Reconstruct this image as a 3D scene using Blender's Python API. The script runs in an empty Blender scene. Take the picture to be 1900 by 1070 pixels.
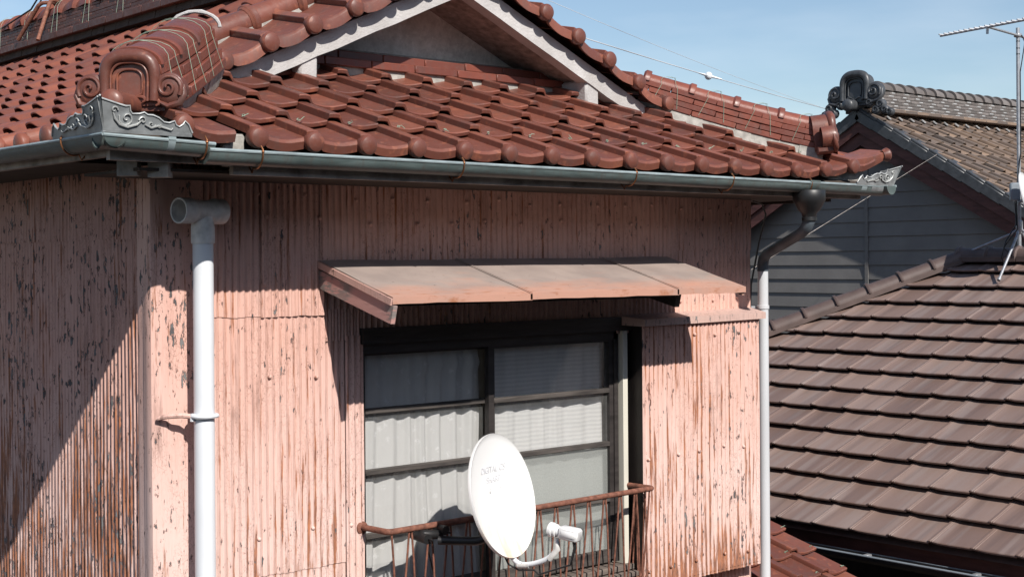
import bpy, bmesh, math, random
from mathutils import Vector, Matrix, noise
V = Vector
rnd = random.Random(11)
sc = bpy.context.scene
col = sc.collection
pi = math.pi
def R(a): return math.radians(a)

# ------------------------------------------------------------------ camera, sky, sun
# eye level is z = 0; camera stands at the origin, +X runs along the front wall, +Y into the house
YAW = R(48.85)
FW = V((math.cos(YAW), math.sin(YAW), 0)); RT = V((math.sin(YAW), -math.cos(YAW), 0)); UP = V((0, 0, 1))
ROLL = .0078
cx = (RT - UP*ROLL).normalized(); cy = (UP + RT*ROLL).normalized(); cz = -FW
cam_d = bpy.data.cameras.new("camera"); cam = bpy.data.objects.new("camera", cam_d); col.objects.link(cam)
cam.matrix_world = Matrix(((cx.x, cy.x, cz.x, 0), (cx.y, cy.y, cz.y, 0), (cx.z, cy.z, cz.z, 0), (0, 0, 0, 1)))
cam_d.lens = 2640/1900*36; cam_d.sensor_width = 36; cam_d.sensor_fit = 'HORIZONTAL'
cam_d.shift_y = -50/1900
cam_d.clip_start = .05; cam_d.clip_end = 3000
sc.camera = cam
sc.view_settings.view_transform = 'Standard'; sc.view_settings.look = 'None'
sc.view_settings.exposure = .42; sc.view_settings.gamma = 1
TO_SUN = V((-.218, -1.0, .85)).normalized()
elev = math.asin(TO_SUN.z); azim = math.atan2(TO_SUN.x, TO_SUN.y)
w = bpy.data.worlds.new("World"); sc.world = w; w.use_nodes = True
nt = w.node_tree; nt.nodes.clear()
out = nt.nodes.new('ShaderNodeOutputWorld'); bg = nt.nodes.new('ShaderNodeBackground')
sky = nt.nodes.new('ShaderNodeTexSky'); sky.sky_type = 'NISHITA'; sky.sun_disc = False
sky.sun_elevation = elev; sky.sun_rotation = azim; sky.air_density = 1.0; sky.dust_density = .6; sky.ozone_density = 1.6
bg.inputs[1].default_value = .090
# thin high cloud, part of the sky itself
tc = nt.nodes.new('ShaderNodeTexCoord'); mp = nt.nodes.new('ShaderNodeMapping'); mp.inputs[3].default_value = (2.2, 2.2, 9)
nz = nt.nodes.new('ShaderNodeTexNoise'); nz.inputs['Scale'].default_value = 2.1; nz.inputs['Detail'].default_value = 6
rp = nt.nodes.new('ShaderNodeValToRGB'); rp.color_ramp.elements[0].position = .5; rp.color_ramp.elements[1].position = .85
rp.color_ramp.elements[1].color = (.22, .22, .22, 1); rp.color_ramp.elements[0].color = (0, 0, 0, 1)
mx = nt.nodes.new('ShaderNodeMix'); mx.data_type = 'RGBA'; mx.inputs['B'].default_value = (9, 9.4, 10, 1)
nt.links.new(tc.outputs['Generated'], mp.inputs[0]); nt.links.new(mp.outputs[0], nz.inputs['Vector'])
nt.links.new(nz.outputs[0], rp.inputs[0]); nt.links.new(rp.outputs[0], mx.inputs['Factor'])
nt.links.new(sky.outputs[0], mx.inputs['A']); nt.links.new(mx.outputs['Result'], bg.inputs[0]); nt.links.new(bg.outputs[0], out.inputs[0])
sd = bpy.data.lights.new("sun", 'SUN'); sd.energy = 4.8; sd.angle = R(.5); sd.color = (1, .95, .88)
so = bpy.data.objects.new("sun", sd); col.objects.link(so)
so.rotation_euler = (-TO_SUN).to_track_quat('-Z', 'Y').to_euler(); so.location = (0, -5, 12)

# a ray through a point of the photograph, met with a plane of the place
def ray(px, py):
    dx, dy = px-950, py-485
    return (FW + (dx*cx - dy*cy)/2640)
def atY(px, py, y): d = ray(px, py); return d*(y/d.y)
def atX(px, py, x): d = ray(px, py); return d*(x/d.x)
def atD(px, py, dep): return ray(px, py)*dep

# ------------------------------------------------------------------ mesh builder
class MB:
    def __init__(s): s.v = []; s.f = []; s.mi = []
    def add(s, vs, fs, mi=0):
        o = len(s.v); s.v += [tuple(p) for p in vs]
        for f in fs: s.f.append([i+o for i in f]); s.mi.append(mi)
    def hexa(s, p, mi=0):          # 0-3 bottom loop, 4-7 top loop
        s.add(p, [(3,2,1,0),(4,5,6,7),(0,1,5,4),(1,2,6,5),(2,3,7,6),(3,0,4,7)], mi)
    def box(s, c, sz, M=None, bev=0, mi=0):
        c = V(c); a = [x/2 for x in sz]
        ax = [V((1,0,0)), V((0,1,0)), V((0,0,1))] if M is None else M
        if bev <= 0:
            P = [c+ax[0]*a[0]*i+ax[1]*a[1]*j+ax[2]*a[2]*k for k in (-1,1) for i,j in ((-1,-1),(1,-1),(1,1),(-1,1))]
            s.hexa(P, mi); return
        b = min(bev, min(a)*.9); P = []; idx = {}
        for i in (-1,1):
            for j in (-1,1):
                for k in (-1,1):
                    for q in range(3):
                        d = [a[0]-b, a[1]-b, a[2]-b]; d[q] = a[q]
                        idx[(i,j,k,q)] = len(P); P.append(c+ax[0]*d[0]*i+ax[1]*d[1]*j+ax[2]*d[2]*k)
        Fs = []
        for i in (-1,1):
            Fs.append([idx[(i,j,k,0)] for j,k in ((-1,-1),(1,-1),(1,1),(-1,1))][::i])
            Fs.append([idx[(j,i,k,1)] for j,k in ((-1,-1),(1,-1),(1,1),(-1,1))][::-i])
            Fs.append([idx[(j,k,i,2)] for j,k in ((-1,-1),(1,-1),(1,1),(-1,1))][::i])
        for i in (-1,1):
            for j in (-1,1):
                Fs.append([idx[(i,j,-1,0)],idx[(i,j,-1,1)],idx[(i,j,1,1)],idx[(i,j,1,0)]])
                Fs.append([idx[(i,-1,j,0)],idx[(i,-1,j,2)],idx[(i,1,j,2)],idx[(i,1,j,0)]])
                Fs.append([idx[(-1,i,j,1)],idx[(-1,i,j,2)],idx[(1,i,j,2)],idx[(1,i,j,1)]])
                for k in (-1,1): Fs.append([idx[(i,j,k,0)],idx[(i,j,k,1)],idx[(i,j,k,2)]])
        s.add(P, Fs, mi)
    def beam(s, a, b, w, h, up=(0,0,1), bev=0, mi=0):
        a, b = V(a), V(b); d = (b-a); L = d.length; d.normalize()
        sd_ = d.cross(V(up)).normalized(); u = sd_.cross(d).normalized()
        s.box((a+b)/2, (L, w, h), (d, sd_, u), bev, mi)
    def tube(s, path, r, n=8, cap=True, mi=0):
        path = [V(p) for p in path]; m = len(path)
        rs = r if isinstance(r, (list, tuple)) else [r]*m
        T = []
        for i in range(m):
            d = path[min(i+1, m-1)]-path[max(i-1, 0)]
            T.append(d.normalized() if d.length > 1e-9 else V((0,0,1)))
        u = T[0].orthogonal().normalized(); P = []
        for i in range(m):
            u = (u - T[i]*u.dot(T[i]));
            if u.length < 1e-6: u = T[i].orthogonal()
            u.normalize(); w_ = T[i].cross(u)
            for k in range(n):
                a = 2*pi*k/n; P.append(path[i]+(u*math.cos(a)+w_*math.sin(a))*rs[i])
        Fs = []
        for i in range(m-1):
            for k in range(n):
                k2 = (k+1) % n; Fs.append((i*n+k, i*n+k2, (i+1)*n+k2, (i+1)*n+k))
        if cap: Fs.append(tuple(range(n))[::-1]); Fs.append(tuple((m-1)*n+k for k in range(n)))
        s.add(P, Fs, mi)
    def lathe(s, prof, O, ax, n=24, mi=0, a0=0, a1=2*pi, sx=1, ref=None):
        O = V(O); ax = V(ax).normalized(); u = (V(ref) if ref else ax.orthogonal()); u = (u-ax*u.dot(ax)).normalized(); w_ = ax.cross(u)
        full = abs(a1-a0-2*pi) < 1e-6; m = n if full else n+1; P = []
        for r, h in prof:
            for k in range(m):
                a = a0+(a1-a0)*k/n; P.append(O+ax*h+(u*math.cos(a)+w_*math.sin(a)*sx)*r)
        Fs = []
        for i in range(len(prof)-1):
            for k in range(n if full else m-1):
                k2 = (k+1) % m; Fs.append((i*m+k, i*m+k2, (i+1)*m+k2, (i+1)*m+k))
        s.add(P, Fs, mi)
    def prism(s, ol, O, U, W, N, d, bev=0, mi=0):   # outline in (U,W), pushed along N by d
        O, U, W, N = V(O), V(U), V(W), V(N); n = len(ol)
        A = [O+U*a+W*b for a, b in ol]; B = [p+N*(d-bev) for p in A]
        P = A+B; Fs = [tuple(range(n))[::-1]]
        for k in range(n): k2 = (k+1) % n; Fs.append((k, k2, n+k2, n+k))
        if bev > 0:
            ca = sum(a for a, b in ol)/n; cb = sum(b for a, b in ol)/n; o2 = []
            for k in range(n):
                p0, p1, p2 = V(ol[k-1]), V(ol[k]), V(ol[(k+1) % n])
                e1 = (p1-p0).normalized(); e2 = (p2-p1).normalized(); nn = V((-(e1.y+e2.y), e1.x+e2.x))
                if nn.length < 1e-6: nn = V((-e1.y, e1.x))
                nn.normalize()
                o2.append(p1+nn*bev)
            P += [O+U*q.x+W*q.y+N*d for q in o2]
            for k in range(n): k2 = (k+1) % n; Fs.append((n+k, n+k2, 2*n+k2, 2*n+k))
            Fs.append(tuple(2*n+k for k in range(n)))
        else: Fs.append(tuple(n+k for k in range(n)))
        s.add(P, Fs, mi)
    def grid(s, nu, nv, fn, mi=0, flip=False):
        P = [fn(i/nu, j/nv) for j in range(nv+1) for i in range(nu+1)]; Fs = []
        for j in range(nv):
            for i in range(nu):
                a = j*(nu+1)+i; q = (a, a+1, a+nu+2, a+nu+1); Fs.append(q[::-1] if flip else q)
        s.add(P, Fs, mi)
    def ball(s, c, rx, ax=(0,0,1), flat=1.0, n=16):
        prof = [(math.sin(pi*i/(n//2))*rx+1e-5, -math.cos(pi*i/(n//2))*rx*flat) for i in range(n//2+1)]
        s.lathe(prof, c, ax, n)
    def mesh(s, name, mat, sharp=38, clips=()):
        me = bpy.data.meshes.new(name); me.from_pydata(s.v, [], s.f)
        mats = mat if isinstance(mat, (list, tuple)) else [mat]
        for m_ in mats: me.materials.append(m_)
        if len(mats) > 1: me.polygons.foreach_set('material_index', s.mi)
        bm = bmesh.new(); bm.from_mesh(me)
        for pt, no in clips:          # cut away what lies on the side the normal points to
            bmesh.ops.bisect_plane(bm, geom=bm.verts[:]+bm.edges[:]+bm.faces[:], plane_co=V(pt), plane_no=V(no), clear_outer=True)
        bmesh.ops.recalc_face_normals(bm, faces=bm.faces)
        bm.to_mesh(me); bm.free()
        me.polygons.foreach_set('use_smooth', [True]*len(me.polygons))
        me.set_sharp_from_angle(angle=R(sharp))
        return me
    def build(s, name, mat, parent=None, sharp=38, clips=(), **kw):
        return link(name, s.mesh(name, mat, sharp, clips), parent, **kw)
def link(name, me, parent=None, label=None, cat=None, group=None, kind=None):
    o = bpy.data.objects.new(name, me); col.objects.link(o)
    if parent is not None:
        o.parent = parent
        o.matrix_parent_inverse = Matrix.Translation(-V(parent.location)) if parent.type == 'EMPTY' else Matrix.Identity(4)
    tag(o, label, cat, group, kind); return o
def tag(o, label=None, cat=None, group=None, kind=None):
    for k, v in (('label', label), ('category', cat), ('group', group), ('kind', kind)):
        if v: o[k] = v
def thing(name, loc, label, cat, group=None):
    o = bpy.data.objects.new(name, None); col.objects.link(o); o.location = loc; o.empty_display_size = .2
    tag(o, label, cat, group); return o

# ------------------------------------------------------------------ materials
class NT:
    def __init__(s, name):
        s.m = bpy.data.materials.new(name); s.m.use_nodes = True; s.t = s.m.node_tree
        s.b = s.t.nodes['Principled BSDF']; s.o = s.t.nodes['Material Output']
    def n(s, kind, **kw):
        nd = s.t.nodes.new(kind)
        for k, v in kw.items(): setattr(nd, k, v)
        return nd
    def l(s, a, b): s.t.links.new(a, b)
    def coord(s, scale=(1,1,1), loc=(0,0,0)):
        tc = s.n('ShaderNodeTexCoord'); mp = s.n('ShaderNodeMapping')
        mp.inputs['Scale'].default_value = scale; mp.inputs['Location'].default_value = loc
        s.l(tc.outputs['Object'], mp.inputs[0]); return mp.outputs[0]
    def noise(s, scale=(1,1,1), sc_=1, det=4, rough=.55, loc=(0,0,0), dist=0):
        nz = s.n('ShaderNodeTexNoise'); nz.inputs['Scale'].default_value = sc_; nz.inputs['Detail'].default_value = det
        nz.inputs['Roughness'].default_value = rough; nz.inputs['Distortion'].default_value = dist
        s.l(s.coord(scale, loc), nz.inputs['Vector']); return nz.outputs[0]
    def ramp(s, x, stops, interp='LINEAR'):
        r = s.n('ShaderNodeValToRGB'); cr = r.color_ramp; cr.interpolation = interp
        while len(cr.elements) < len(stops): cr.elements.new(.5)
        for e, (p, c) in zip(cr.elements, stops):
            e.position = p; e.color = (c, c, c, 1) if isinstance(c, (int, float)) else (*c, 1)
        s.l(x, r.inputs[0]); return r.outputs[0]
    def mix(s, f, a, b, blend='MIX'):
        m = s.n('ShaderNodeMix'); m.data_type = 'RGBA'; m.blend_type = blend
        for key, v in (('Factor', f), ('A', a), ('B', b)):
            sk = m.inputs[key]
            if key == 'Factor':
                if hasattr(v, 'is_linked'): s.l(v, sk)
                else: sk.default_value = v
            elif hasattr(v, 'is_linked'): s.l(v, sk)
            else: sk.default_value = (v, v, v, 1) if isinstance(v, (int, float)) else (*v, 1)
        return m.outputs['Result']
    def math(s, op, a, b=0., clamp=False):
        m = s.n('ShaderNodeMath', operation=op); m.use_clamp = clamp
        for i, v in enumerate((a, b)):
            if hasattr(v, 'is_linked'): s.l(v, m.inputs[i])
            else: m.inputs[i].default_value = v
        return m.outputs[0]
    def bump(s, h, st=.3, dist=.01):
        b = s.n('ShaderNodeBump'); b.inputs['Strength'].default_value = st; b.inputs['Distance'].default_value = dist
        s.l(h, b.inputs['Height']); s.l(b.outputs[0], s.b.inputs['Normal'])
    def set(s, base=None, rough=None, metal=None, spec=None, coat=None, coat_r=None):
        for key, v in (('Base Color', base), ('Roughness', rough), ('Metallic', metal), ('Specular IOR Level', spec), ('Coat Weight', coat), ('Coat Roughness', coat_r)):
            if v is None: continue
            if hasattr(v, 'is_linked'): s.l(v, s.b.inputs[key])
            elif key == 'Base Color': s.b.inputs[key].default_value = (*v, 1)
            else: s.b.inputs[key].default_value = v
        return s
    def island(s):
        return s.n('ShaderNodeNewGeometry').outputs['Random Per Island']
    def pos(s):
        sx = s.n('ShaderNodeSeparateXYZ'); tc = s.n('ShaderNodeTexCoord'); s.l(tc.outputs['Object'], sx.inputs[0]); return sx.outputs

def simple(name, c, rough=.6, metal=0, var=.25, sc_=20, bump=.0, spec=.5, stretch=(1,1,1), c2=None):
    m = NT(name); f = m.noise(stretch, sc_, 5)
    f = m.ramp(f, [(.3, 0.), (.7, 1.)])
    c2 = c2 or tuple(min(1, x*(1+var)) for x in c)
    m.set(m.mix(f, tuple(x*(1-var) for x in c), c2), rough, metal, spec)
    if bump: m.bump(m.noise(stretch, sc_*4, 4), bump, .004)
    return m.m

def glazed_tile(name, dark, mid, light, rough=.34, ori=None):
    m = NT(name); r = m.island()
    base = m.ramp(r, [(0., dark), (.5, mid), (1., light)])
    big = m.ramp(m.noise((1,1,1), 5, 4), [(.35, 0.), (.7, 1.)])
    base = m.mix(m.math('MULTIPLY', big, .35), base, tuple(x*.62 for x in mid))
    fine = m.ramp(m.noise((1,1,1), 60, 5, .7), [(.55, 0.), (.75, 1.)])
    base = m.mix(m.math('MULTIPLY', fine, .22), base, (.20,.15,.13))
    stn = m.ramp(m.noise((1,1,.6), 12, 5, .65, (9,3,7)), [(.50, 0.), (.72, 1.)]); base = m.mix(m.math('MULTIPLY', stn, .5), base, (.085,.062,.055))
    if ori:
        spot = m.ramp(m.noise((1,1,1), 23, 3, .5, (4,2,1)), [(.60, 0.), (.68, 1.)])
        base = m.mix(m.math('MULTIPLY', spot, .45), base, ori)
    rg = m.ramp(m.noise((1,1,1), 30, 4), [(.3, rough-.08), (.75, rough+.18)])
    m.set(base, rg, 0, .45); m.bump(m.noise((1,1,1), 90, 3), .12, .003); return m.m

def pink_paint(name, rust=.5, peel=.5, rustlow=None, seed=0, horiz=False, fade=0., flute=None, dirt=.5):
    m = NT(name); P = m.pos(); st = (1, 1, .09)
    if horiz: st = (.25, .25, 1)
    s1 = m.ramp(m.noise(st, 26, 4, .6, (seed, 0, 0)), [(.3, 0.), (.7, 1.)])
    fl = None
    if flute is not None:           # 1 in the valleys of the corrugation
        ax, off = flute; wob_ = m.math('MULTIPLY', m.math('SUBTRACT', m.noise((1,1,.5), 7, 3, .6, (seed, 5, 5)), .5), .6)
        ang = m.math('ADD', m.math('MULTIPLY', m.math('SUBTRACT', P[ax], off), 2*pi/.0352), wob_)
        fl = m.math('MULTIPLY', m.math('SUBTRACT', 1., m.math('SINE', ang)), .5)
    big = m.ramp(m.noise((1,1,.7), 1.7, 4, .6, (seed+3, 2, 1)), [(.3, 0.), (.7, 1.)])
    base = m.mix(s1, (.585, .355, .30), (.62, .40, .345))
    base = m.mix(m.math('MULTIPLY', big, .5), base, (.62, .36, .28))
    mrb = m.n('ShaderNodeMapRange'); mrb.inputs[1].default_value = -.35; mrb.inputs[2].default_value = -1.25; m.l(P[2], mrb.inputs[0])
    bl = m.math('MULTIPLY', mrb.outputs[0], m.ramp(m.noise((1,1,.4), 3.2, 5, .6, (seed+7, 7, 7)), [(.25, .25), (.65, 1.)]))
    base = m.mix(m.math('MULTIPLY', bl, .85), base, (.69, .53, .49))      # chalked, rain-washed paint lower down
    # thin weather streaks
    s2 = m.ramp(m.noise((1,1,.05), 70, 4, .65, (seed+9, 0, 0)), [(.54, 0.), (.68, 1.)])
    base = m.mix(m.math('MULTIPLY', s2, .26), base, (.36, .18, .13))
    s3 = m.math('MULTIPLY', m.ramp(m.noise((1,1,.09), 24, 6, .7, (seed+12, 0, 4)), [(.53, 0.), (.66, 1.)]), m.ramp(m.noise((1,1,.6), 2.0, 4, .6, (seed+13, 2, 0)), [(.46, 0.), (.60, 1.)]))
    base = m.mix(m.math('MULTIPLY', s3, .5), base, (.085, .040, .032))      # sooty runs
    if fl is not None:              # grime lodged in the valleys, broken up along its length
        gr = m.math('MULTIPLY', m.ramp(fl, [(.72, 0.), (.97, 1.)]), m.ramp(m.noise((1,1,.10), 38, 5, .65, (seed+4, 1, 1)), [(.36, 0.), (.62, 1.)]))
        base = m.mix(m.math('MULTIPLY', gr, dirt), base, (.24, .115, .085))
    # fine crackle of the paint film
    vo = m.n('ShaderNodeTexVoronoi'); vo.feature = 'DISTANCE_TO_EDGE'; vo.inputs['Scale'].default_value = 62
    wob = m.n('ShaderNodeTexNoise'); wob.inputs['Scale'].default_value = 30; wob.inputs['Detail'].default_value = 3
    co = m.coord((1, 1, .55)); m.l(co, wob.inputs['Vector'])
    vm = m.n('ShaderNodeVectorMath', operation='MULTIPLY_ADD'); vm.inputs[1].default_value = (.05, .05, .05)
    m.l(wob.outputs['Color'], vm.inputs[0]); m.l(co, vm.inputs[2]); m.l(vm.outputs[0], vo.inputs['Vector'])
    cr = m.ramp(vo.outputs['Distance'], [(.0, 1.), (.035, 0.)])
    crm = m.ramp(m.noise((1,1,.35), 9, 5, .65, (seed+5, 7, 2)), [(.44, 0.), (.58, 1.)])
    crack = m.math('MULTIPLY', cr, crm)
    base = m.mix(m.math('MULTIPLY', crack, .75), base, (.22, .11, .08))
    # flakes gone down to the grey primer, a dark edge round each
    pn = m.noise((1,1,.34), 46, 6, .66, (seed+1, 3, 5))
    pm = m.noise((1,1,.5), 2.6, 3, .5, (seed+8, 1, 3))
    lift_ = m.math('MULTIPLY', m.math('SUBTRACT', pm, .5), .34)
    pv = m.math('ADD', pn, lift_)
    if fl is not None: pv = m.math('ADD', pv, m.math('MULTIPLY', fl, .035))
    t = .705-.09*peel
    edge = m.ramp(pv, [(t-.02, 0.), (t, 1.)]); core = m.ramp(pv, [(t+.008, 0.), (t+.03, 1.)])
    prim = m.mix(m.ramp(m.noise((1,1,1), 9, 3, .5, (2, 2, seed)), [(.45, 0.), (.55, 1.)]), (.085, .084, .088), (.165, .165, .165))
    # rust running down the flutes
    rn = m.noise((1,1,.06), 46, 6, .68, (seed+6, 4, 0))
    rm = m.noise((1,1,.55), 1.5, 3, .5, (seed+2, 9, 4))
    rv = m.math('ADD', rn, m.math('MULTIPLY', m.math('SUBTRACT', rm, .5), .4))
    if fl is not None: rv = m.math('ADD', m.math('SUBTRACT', rv, .05), m.math('MULTIPLY', m.ramp(fl, [(.35, 0.), (.9, 1.)]), .12))
    if rustlow:                     # (z where the rust thins out, z where it is thick): water stands at the foot of the sheet
        mr = m.n('ShaderNodeMapRange'); mr.inputs[1].default_value = rustlow[0]; mr.inputs[2].default_value = rustlow[1]
        m.l(P[2], mr.inputs[0]); rv = m.math('ADD', rv, m.math('MULTIPLY', mr.outputs[0], rustlow[2]))
    tr = .70-.1*rust
    rmask = m.ramp(rv, [(tr-.05, 0.), (tr+.03, 1.)]); rcol = m.mix(m.ramp(m.noise((1,1,.2), 60, 5, .7), [(.35, 0.), (.65, 1.)]), (.38, .135, .05), (.12, .045, .026))
    base = m.mix(m.math('MULTIPLY', rmask, .88), base, rcol)
    base = m.mix(edge, base, (.12, .06, .045)); base = m.mix(core, base, prim)
    if fade:
        base = m.mix(fade, base, (.30, .285, .275))
    m.set(base, .62, 0, .3)
    h = m.math('SUBTRACT', m.math('MULTIPLY', m.noise((1,1,.5), 45, 4), .5), m.math('ADD', core, m.math('MULTIPLY', crack, .6)))
    m.bump(h, .42, .004); return m.m

M = {}
M['tile'] = glazed_tile('red_glazed_tile', (.108,.040,.030), (.162,.054,.037), (.215,.075,.048), .40, (.30,.105,.06))
M['tile2'] = glazed_tile('red_glazed_tile_side', (.155,.053,.037), (.21,.066,.041), (.255,.084,.051), .46)
M['noshi'] = glazed_tile('ridge_tile', (.13,.040,.028), (.175,.050,.033), (.225,.066,.042), .40)
M['noshi_dark'] = glazed_tile('main_ridge_tile', (.075,.034,.028), (.10,.040,.031), (.13,.050,.036), .5)
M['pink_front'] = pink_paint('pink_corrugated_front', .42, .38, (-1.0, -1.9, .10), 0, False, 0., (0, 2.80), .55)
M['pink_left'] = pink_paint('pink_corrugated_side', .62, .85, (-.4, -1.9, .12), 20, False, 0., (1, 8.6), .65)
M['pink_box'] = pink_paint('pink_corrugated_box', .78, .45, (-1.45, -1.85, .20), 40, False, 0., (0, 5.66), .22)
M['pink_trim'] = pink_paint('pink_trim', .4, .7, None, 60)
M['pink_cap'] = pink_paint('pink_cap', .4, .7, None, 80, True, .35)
M['mortar'] = simple('grey_mortar', (.30,.285,.26), .9, 0, .3, 25, .5)
M['deck'] = simple('roof_boards', (.05,.038,.03), .9, 0, .3, 10)
M['dark'] = simple('dark_room', (.012,.011,.011), .95, 0, .2, 4)
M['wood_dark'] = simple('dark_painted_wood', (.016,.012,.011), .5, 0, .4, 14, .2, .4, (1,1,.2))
M['soffit'] = simple('weathered_soffit', (.34,.30,.27), .9, 0, .5, 9, .3)
M['copper'] = simple('copper_wire', (.30,.13,.06), .4, .8, .4, 30)
M['room'] = simple('plain_room_walls', (.34,.31,.27), .95, 0, .1, 4)
M['ground'] = simple('earth', (.09,.07,.055), .95, 0, .3, .8)
def plaster():
    m = NT('white_rough_plaster'); f = m.ramp(m.noise((1,1,1), 7, 5), [(.35, 0.), (.75, 1.)])
    g = m.ramp(m.noise((1,1,.3), 3, 5, .6, (3,3,3)), [(.42, 0.), (.7, 1.)])
    base = m.mix(f, (.40,.385,.38), (.52,.505,.50)); base = m.mix(m.math('MULTIPLY', g, .45), base, (.30,.27,.245))
    m.set(base, .95, 0, .1); m.bump(m.noise((1,1,1), 75, 4, .7), .6, .008); return m.m
M['plaster'] = plaster()
def gable_plaster():
    m = NT('stained_gable_plaster'); g = m.ramp(m.noise((1,1,.6), 2.4, 6, .65), [(.38, 0.), (.62, 1.)])
    f = m.ramp(m.noise((1,1,1), 30, 5, .7, (1,0,4)), [(.4, 0.), (.65, 1.)])
    base = m.mix(g, (.80,.78,.73), (.60,.565,.51)); base = m.mix(m.math('MULTIPLY', f, .35), base, (.22,.20,.175))
    m.set(base, .95, 0, .1); m.bump(m.noise((1,1,1), 60, 4, .7), .3, .006); return m.m
M['gable'] = gable_plaster()
M['verge_soffit'] = simple('stained_verge_soffit', (.25,.205,.185), .95, 0, .35, 22, .3, .3, (1,1,1), (.36,.30,.27))
def gutter_mat():
    m = NT('weathered_gutter'); P = m.pos()
    st = m.ramp(m.noise((1.2,1.2,9), 5, 5, .6), [(.4, 0.), (.65, 1.)])
    dr = m.ramp(m.noise((8,8,.6), 6, 4, .6, (2,1,0)), [(.5, 0.), (.72, 1.)])
    base = m.mix(st, (.066,.088,.086), (.105,.135,.132)); base = m.mix(m.math('MULTIPLY', dr, .5), base, (.090,.064,.052))
    m.set(base, .42, 0, .5); return m.m
M['gutter'] = gutter_mat()
M['lip'] = simple('gutter_lip', (.24,.29,.30), .4, 0, .25, 12)
M['silver'] = simple('pressed_zinc', (.27,.285,.29), .42, .35, .35, 14, .1)
M['silver_relief'] = simple('bright_zinc_relief', (.42,.43,.42), .45, .3, .25, 20)
M['pvc'] = simple('white_pvc', (.64,.66,.69), .38, 0, .03, 6)
M['pvc_grey'] = simple('grey_pvc', (.50,.51,.53), .38, 0, .12, 4, 0, .5, (1,1,.2))
M['pvc_dirty'] = simple('dirty_pvc', (.64,.625,.605), .5, 0, .35, 12)
M['black'] = simple('black_plastic', (.014,.014,.015), .45, 0, .2, 20)
M['dark_pipe'] = simple('dark_grey_pipe', (.075,.092,.108), .6, 0, .3, 10)
M['rust'] = simple('rusty_iron', (.16,.065,.045), .75, 0, .4, 40, .4, .3, (1,1,1), (.25,.105,.07))
M['jamb'] = simple('cream_jamb', (.60,.575,.50), .6, 0, .12, 8, .1, .3, (1,1,.15))
M['sash'] = simple('weathered_sash', (.030,.025,.024), .55, 0, .4, 30, .3, .4, (.15,1,1))
M['rail_wood'] = simple('greyed_wood', (.14,.115,.10), .8, 0, .45, 30, .5, .2, (.12,1,1))
M['dish'] = simple('white_dish', (.70,.70,.70), .45, 0, .015, 3)
M['tie'] = simple('green_tie_wire', (.25,.34,.26), .5, 0, .3, 30)
def dish_mat():
    m = NT('dish_face'); g = m.ramp(m.noise((2.5,1,.5), 7, 4, .6), [(.40, 0.), (.66, 1.)])
    P = m.pos(); mr = m.n('ShaderNodeMapRange'); mr.inputs[1].default_value = -1.05; mr.inputs[2].default_value = -1.40; m.l(P[2], mr.inputs[0])
    m.set(m.mix(m.math('MULTIPLY', g, mr.outputs[0], True), (.70,.70,.695), (.60,.45,.32)), .45, 0, .4); return m.m
M['dish_face'] = dish_mat()
def glass(name, rough=.03, tint=.97):
    m = NT(name); tr = m.n('ShaderNodeBsdfTransparent'); tr.inputs[0].default_value = (tint, tint, tint, 1)
    gl = m.n('ShaderNodeBsdfGlossy'); gl.inputs['Roughness'].default_value = rough
    du = m.n('ShaderNodeBsdfDiffuse'); du.inputs[0].default_value = (.6,.6,.58,1)       # a film of dust
    mx = m.n('ShaderNodeMixShader'); mx.inputs[0].default_value = .075; m.l(tr.outputs[0], mx.inputs[1]); m.l(gl.outputs[0], mx.inputs[2])
    m2 = m.n('ShaderNodeMixShader'); m.l(m.ramp(m.noise((1,1,1), 9, 5, .6), [(.3, .04), (.7, .10)]), m2.inputs[0]); m.l(mx.outputs[0], m2.inputs[1]); m.l(du.outputs[0], m2.inputs[2])
    m.l(m2.outputs[0], m.o.inputs[0]); return m.m
M['glass'] = glass('clear_glass')
def frosted():
    m = NT('figured_glass'); tr = m.n('ShaderNodeBsdfTransparent'); tr.inputs[0].default_value = (.8,.82,.81,1)
    df = m.n('ShaderNodeBsdfTranslucent'); df.inputs[0].default_value = (.7,.72,.70,1); d2 = m.n('ShaderNodeBsdfDiffuse'); d2.inputs[0].default_value = (.58,.60,.575,1)
    a = m.n('ShaderNodeMixShader'); a.inputs[0].default_value = .5; m.l(df.outputs[0], a.inputs[1]); m.l(d2.outputs[0], a.inputs[2])
    b = m.n('ShaderNodeMixShader'); m.l(m.ramp(m.noise((1,1,1), 120, 4, .7), [(.3, .42), (.7, .60)]), b.inputs[0])
    m.l(tr.outputs[0], b.inputs[1]); m.l(a.outputs[0], b.inputs[2])
    gl = m.n('ShaderNodeBsdfGlossy'); gl.inputs['Roughness'].default_value = .25
    c = m.n('ShaderNodeMixShader'); c.inputs[0].default_value = .06; m.l(b.outputs[0], c.inputs[1]); m.l(gl.outputs[0], c.inputs[2])
    m.l(c.outputs[0], m.o.inputs[0]); return m.m
M['frosted'] = frosted()
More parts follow.
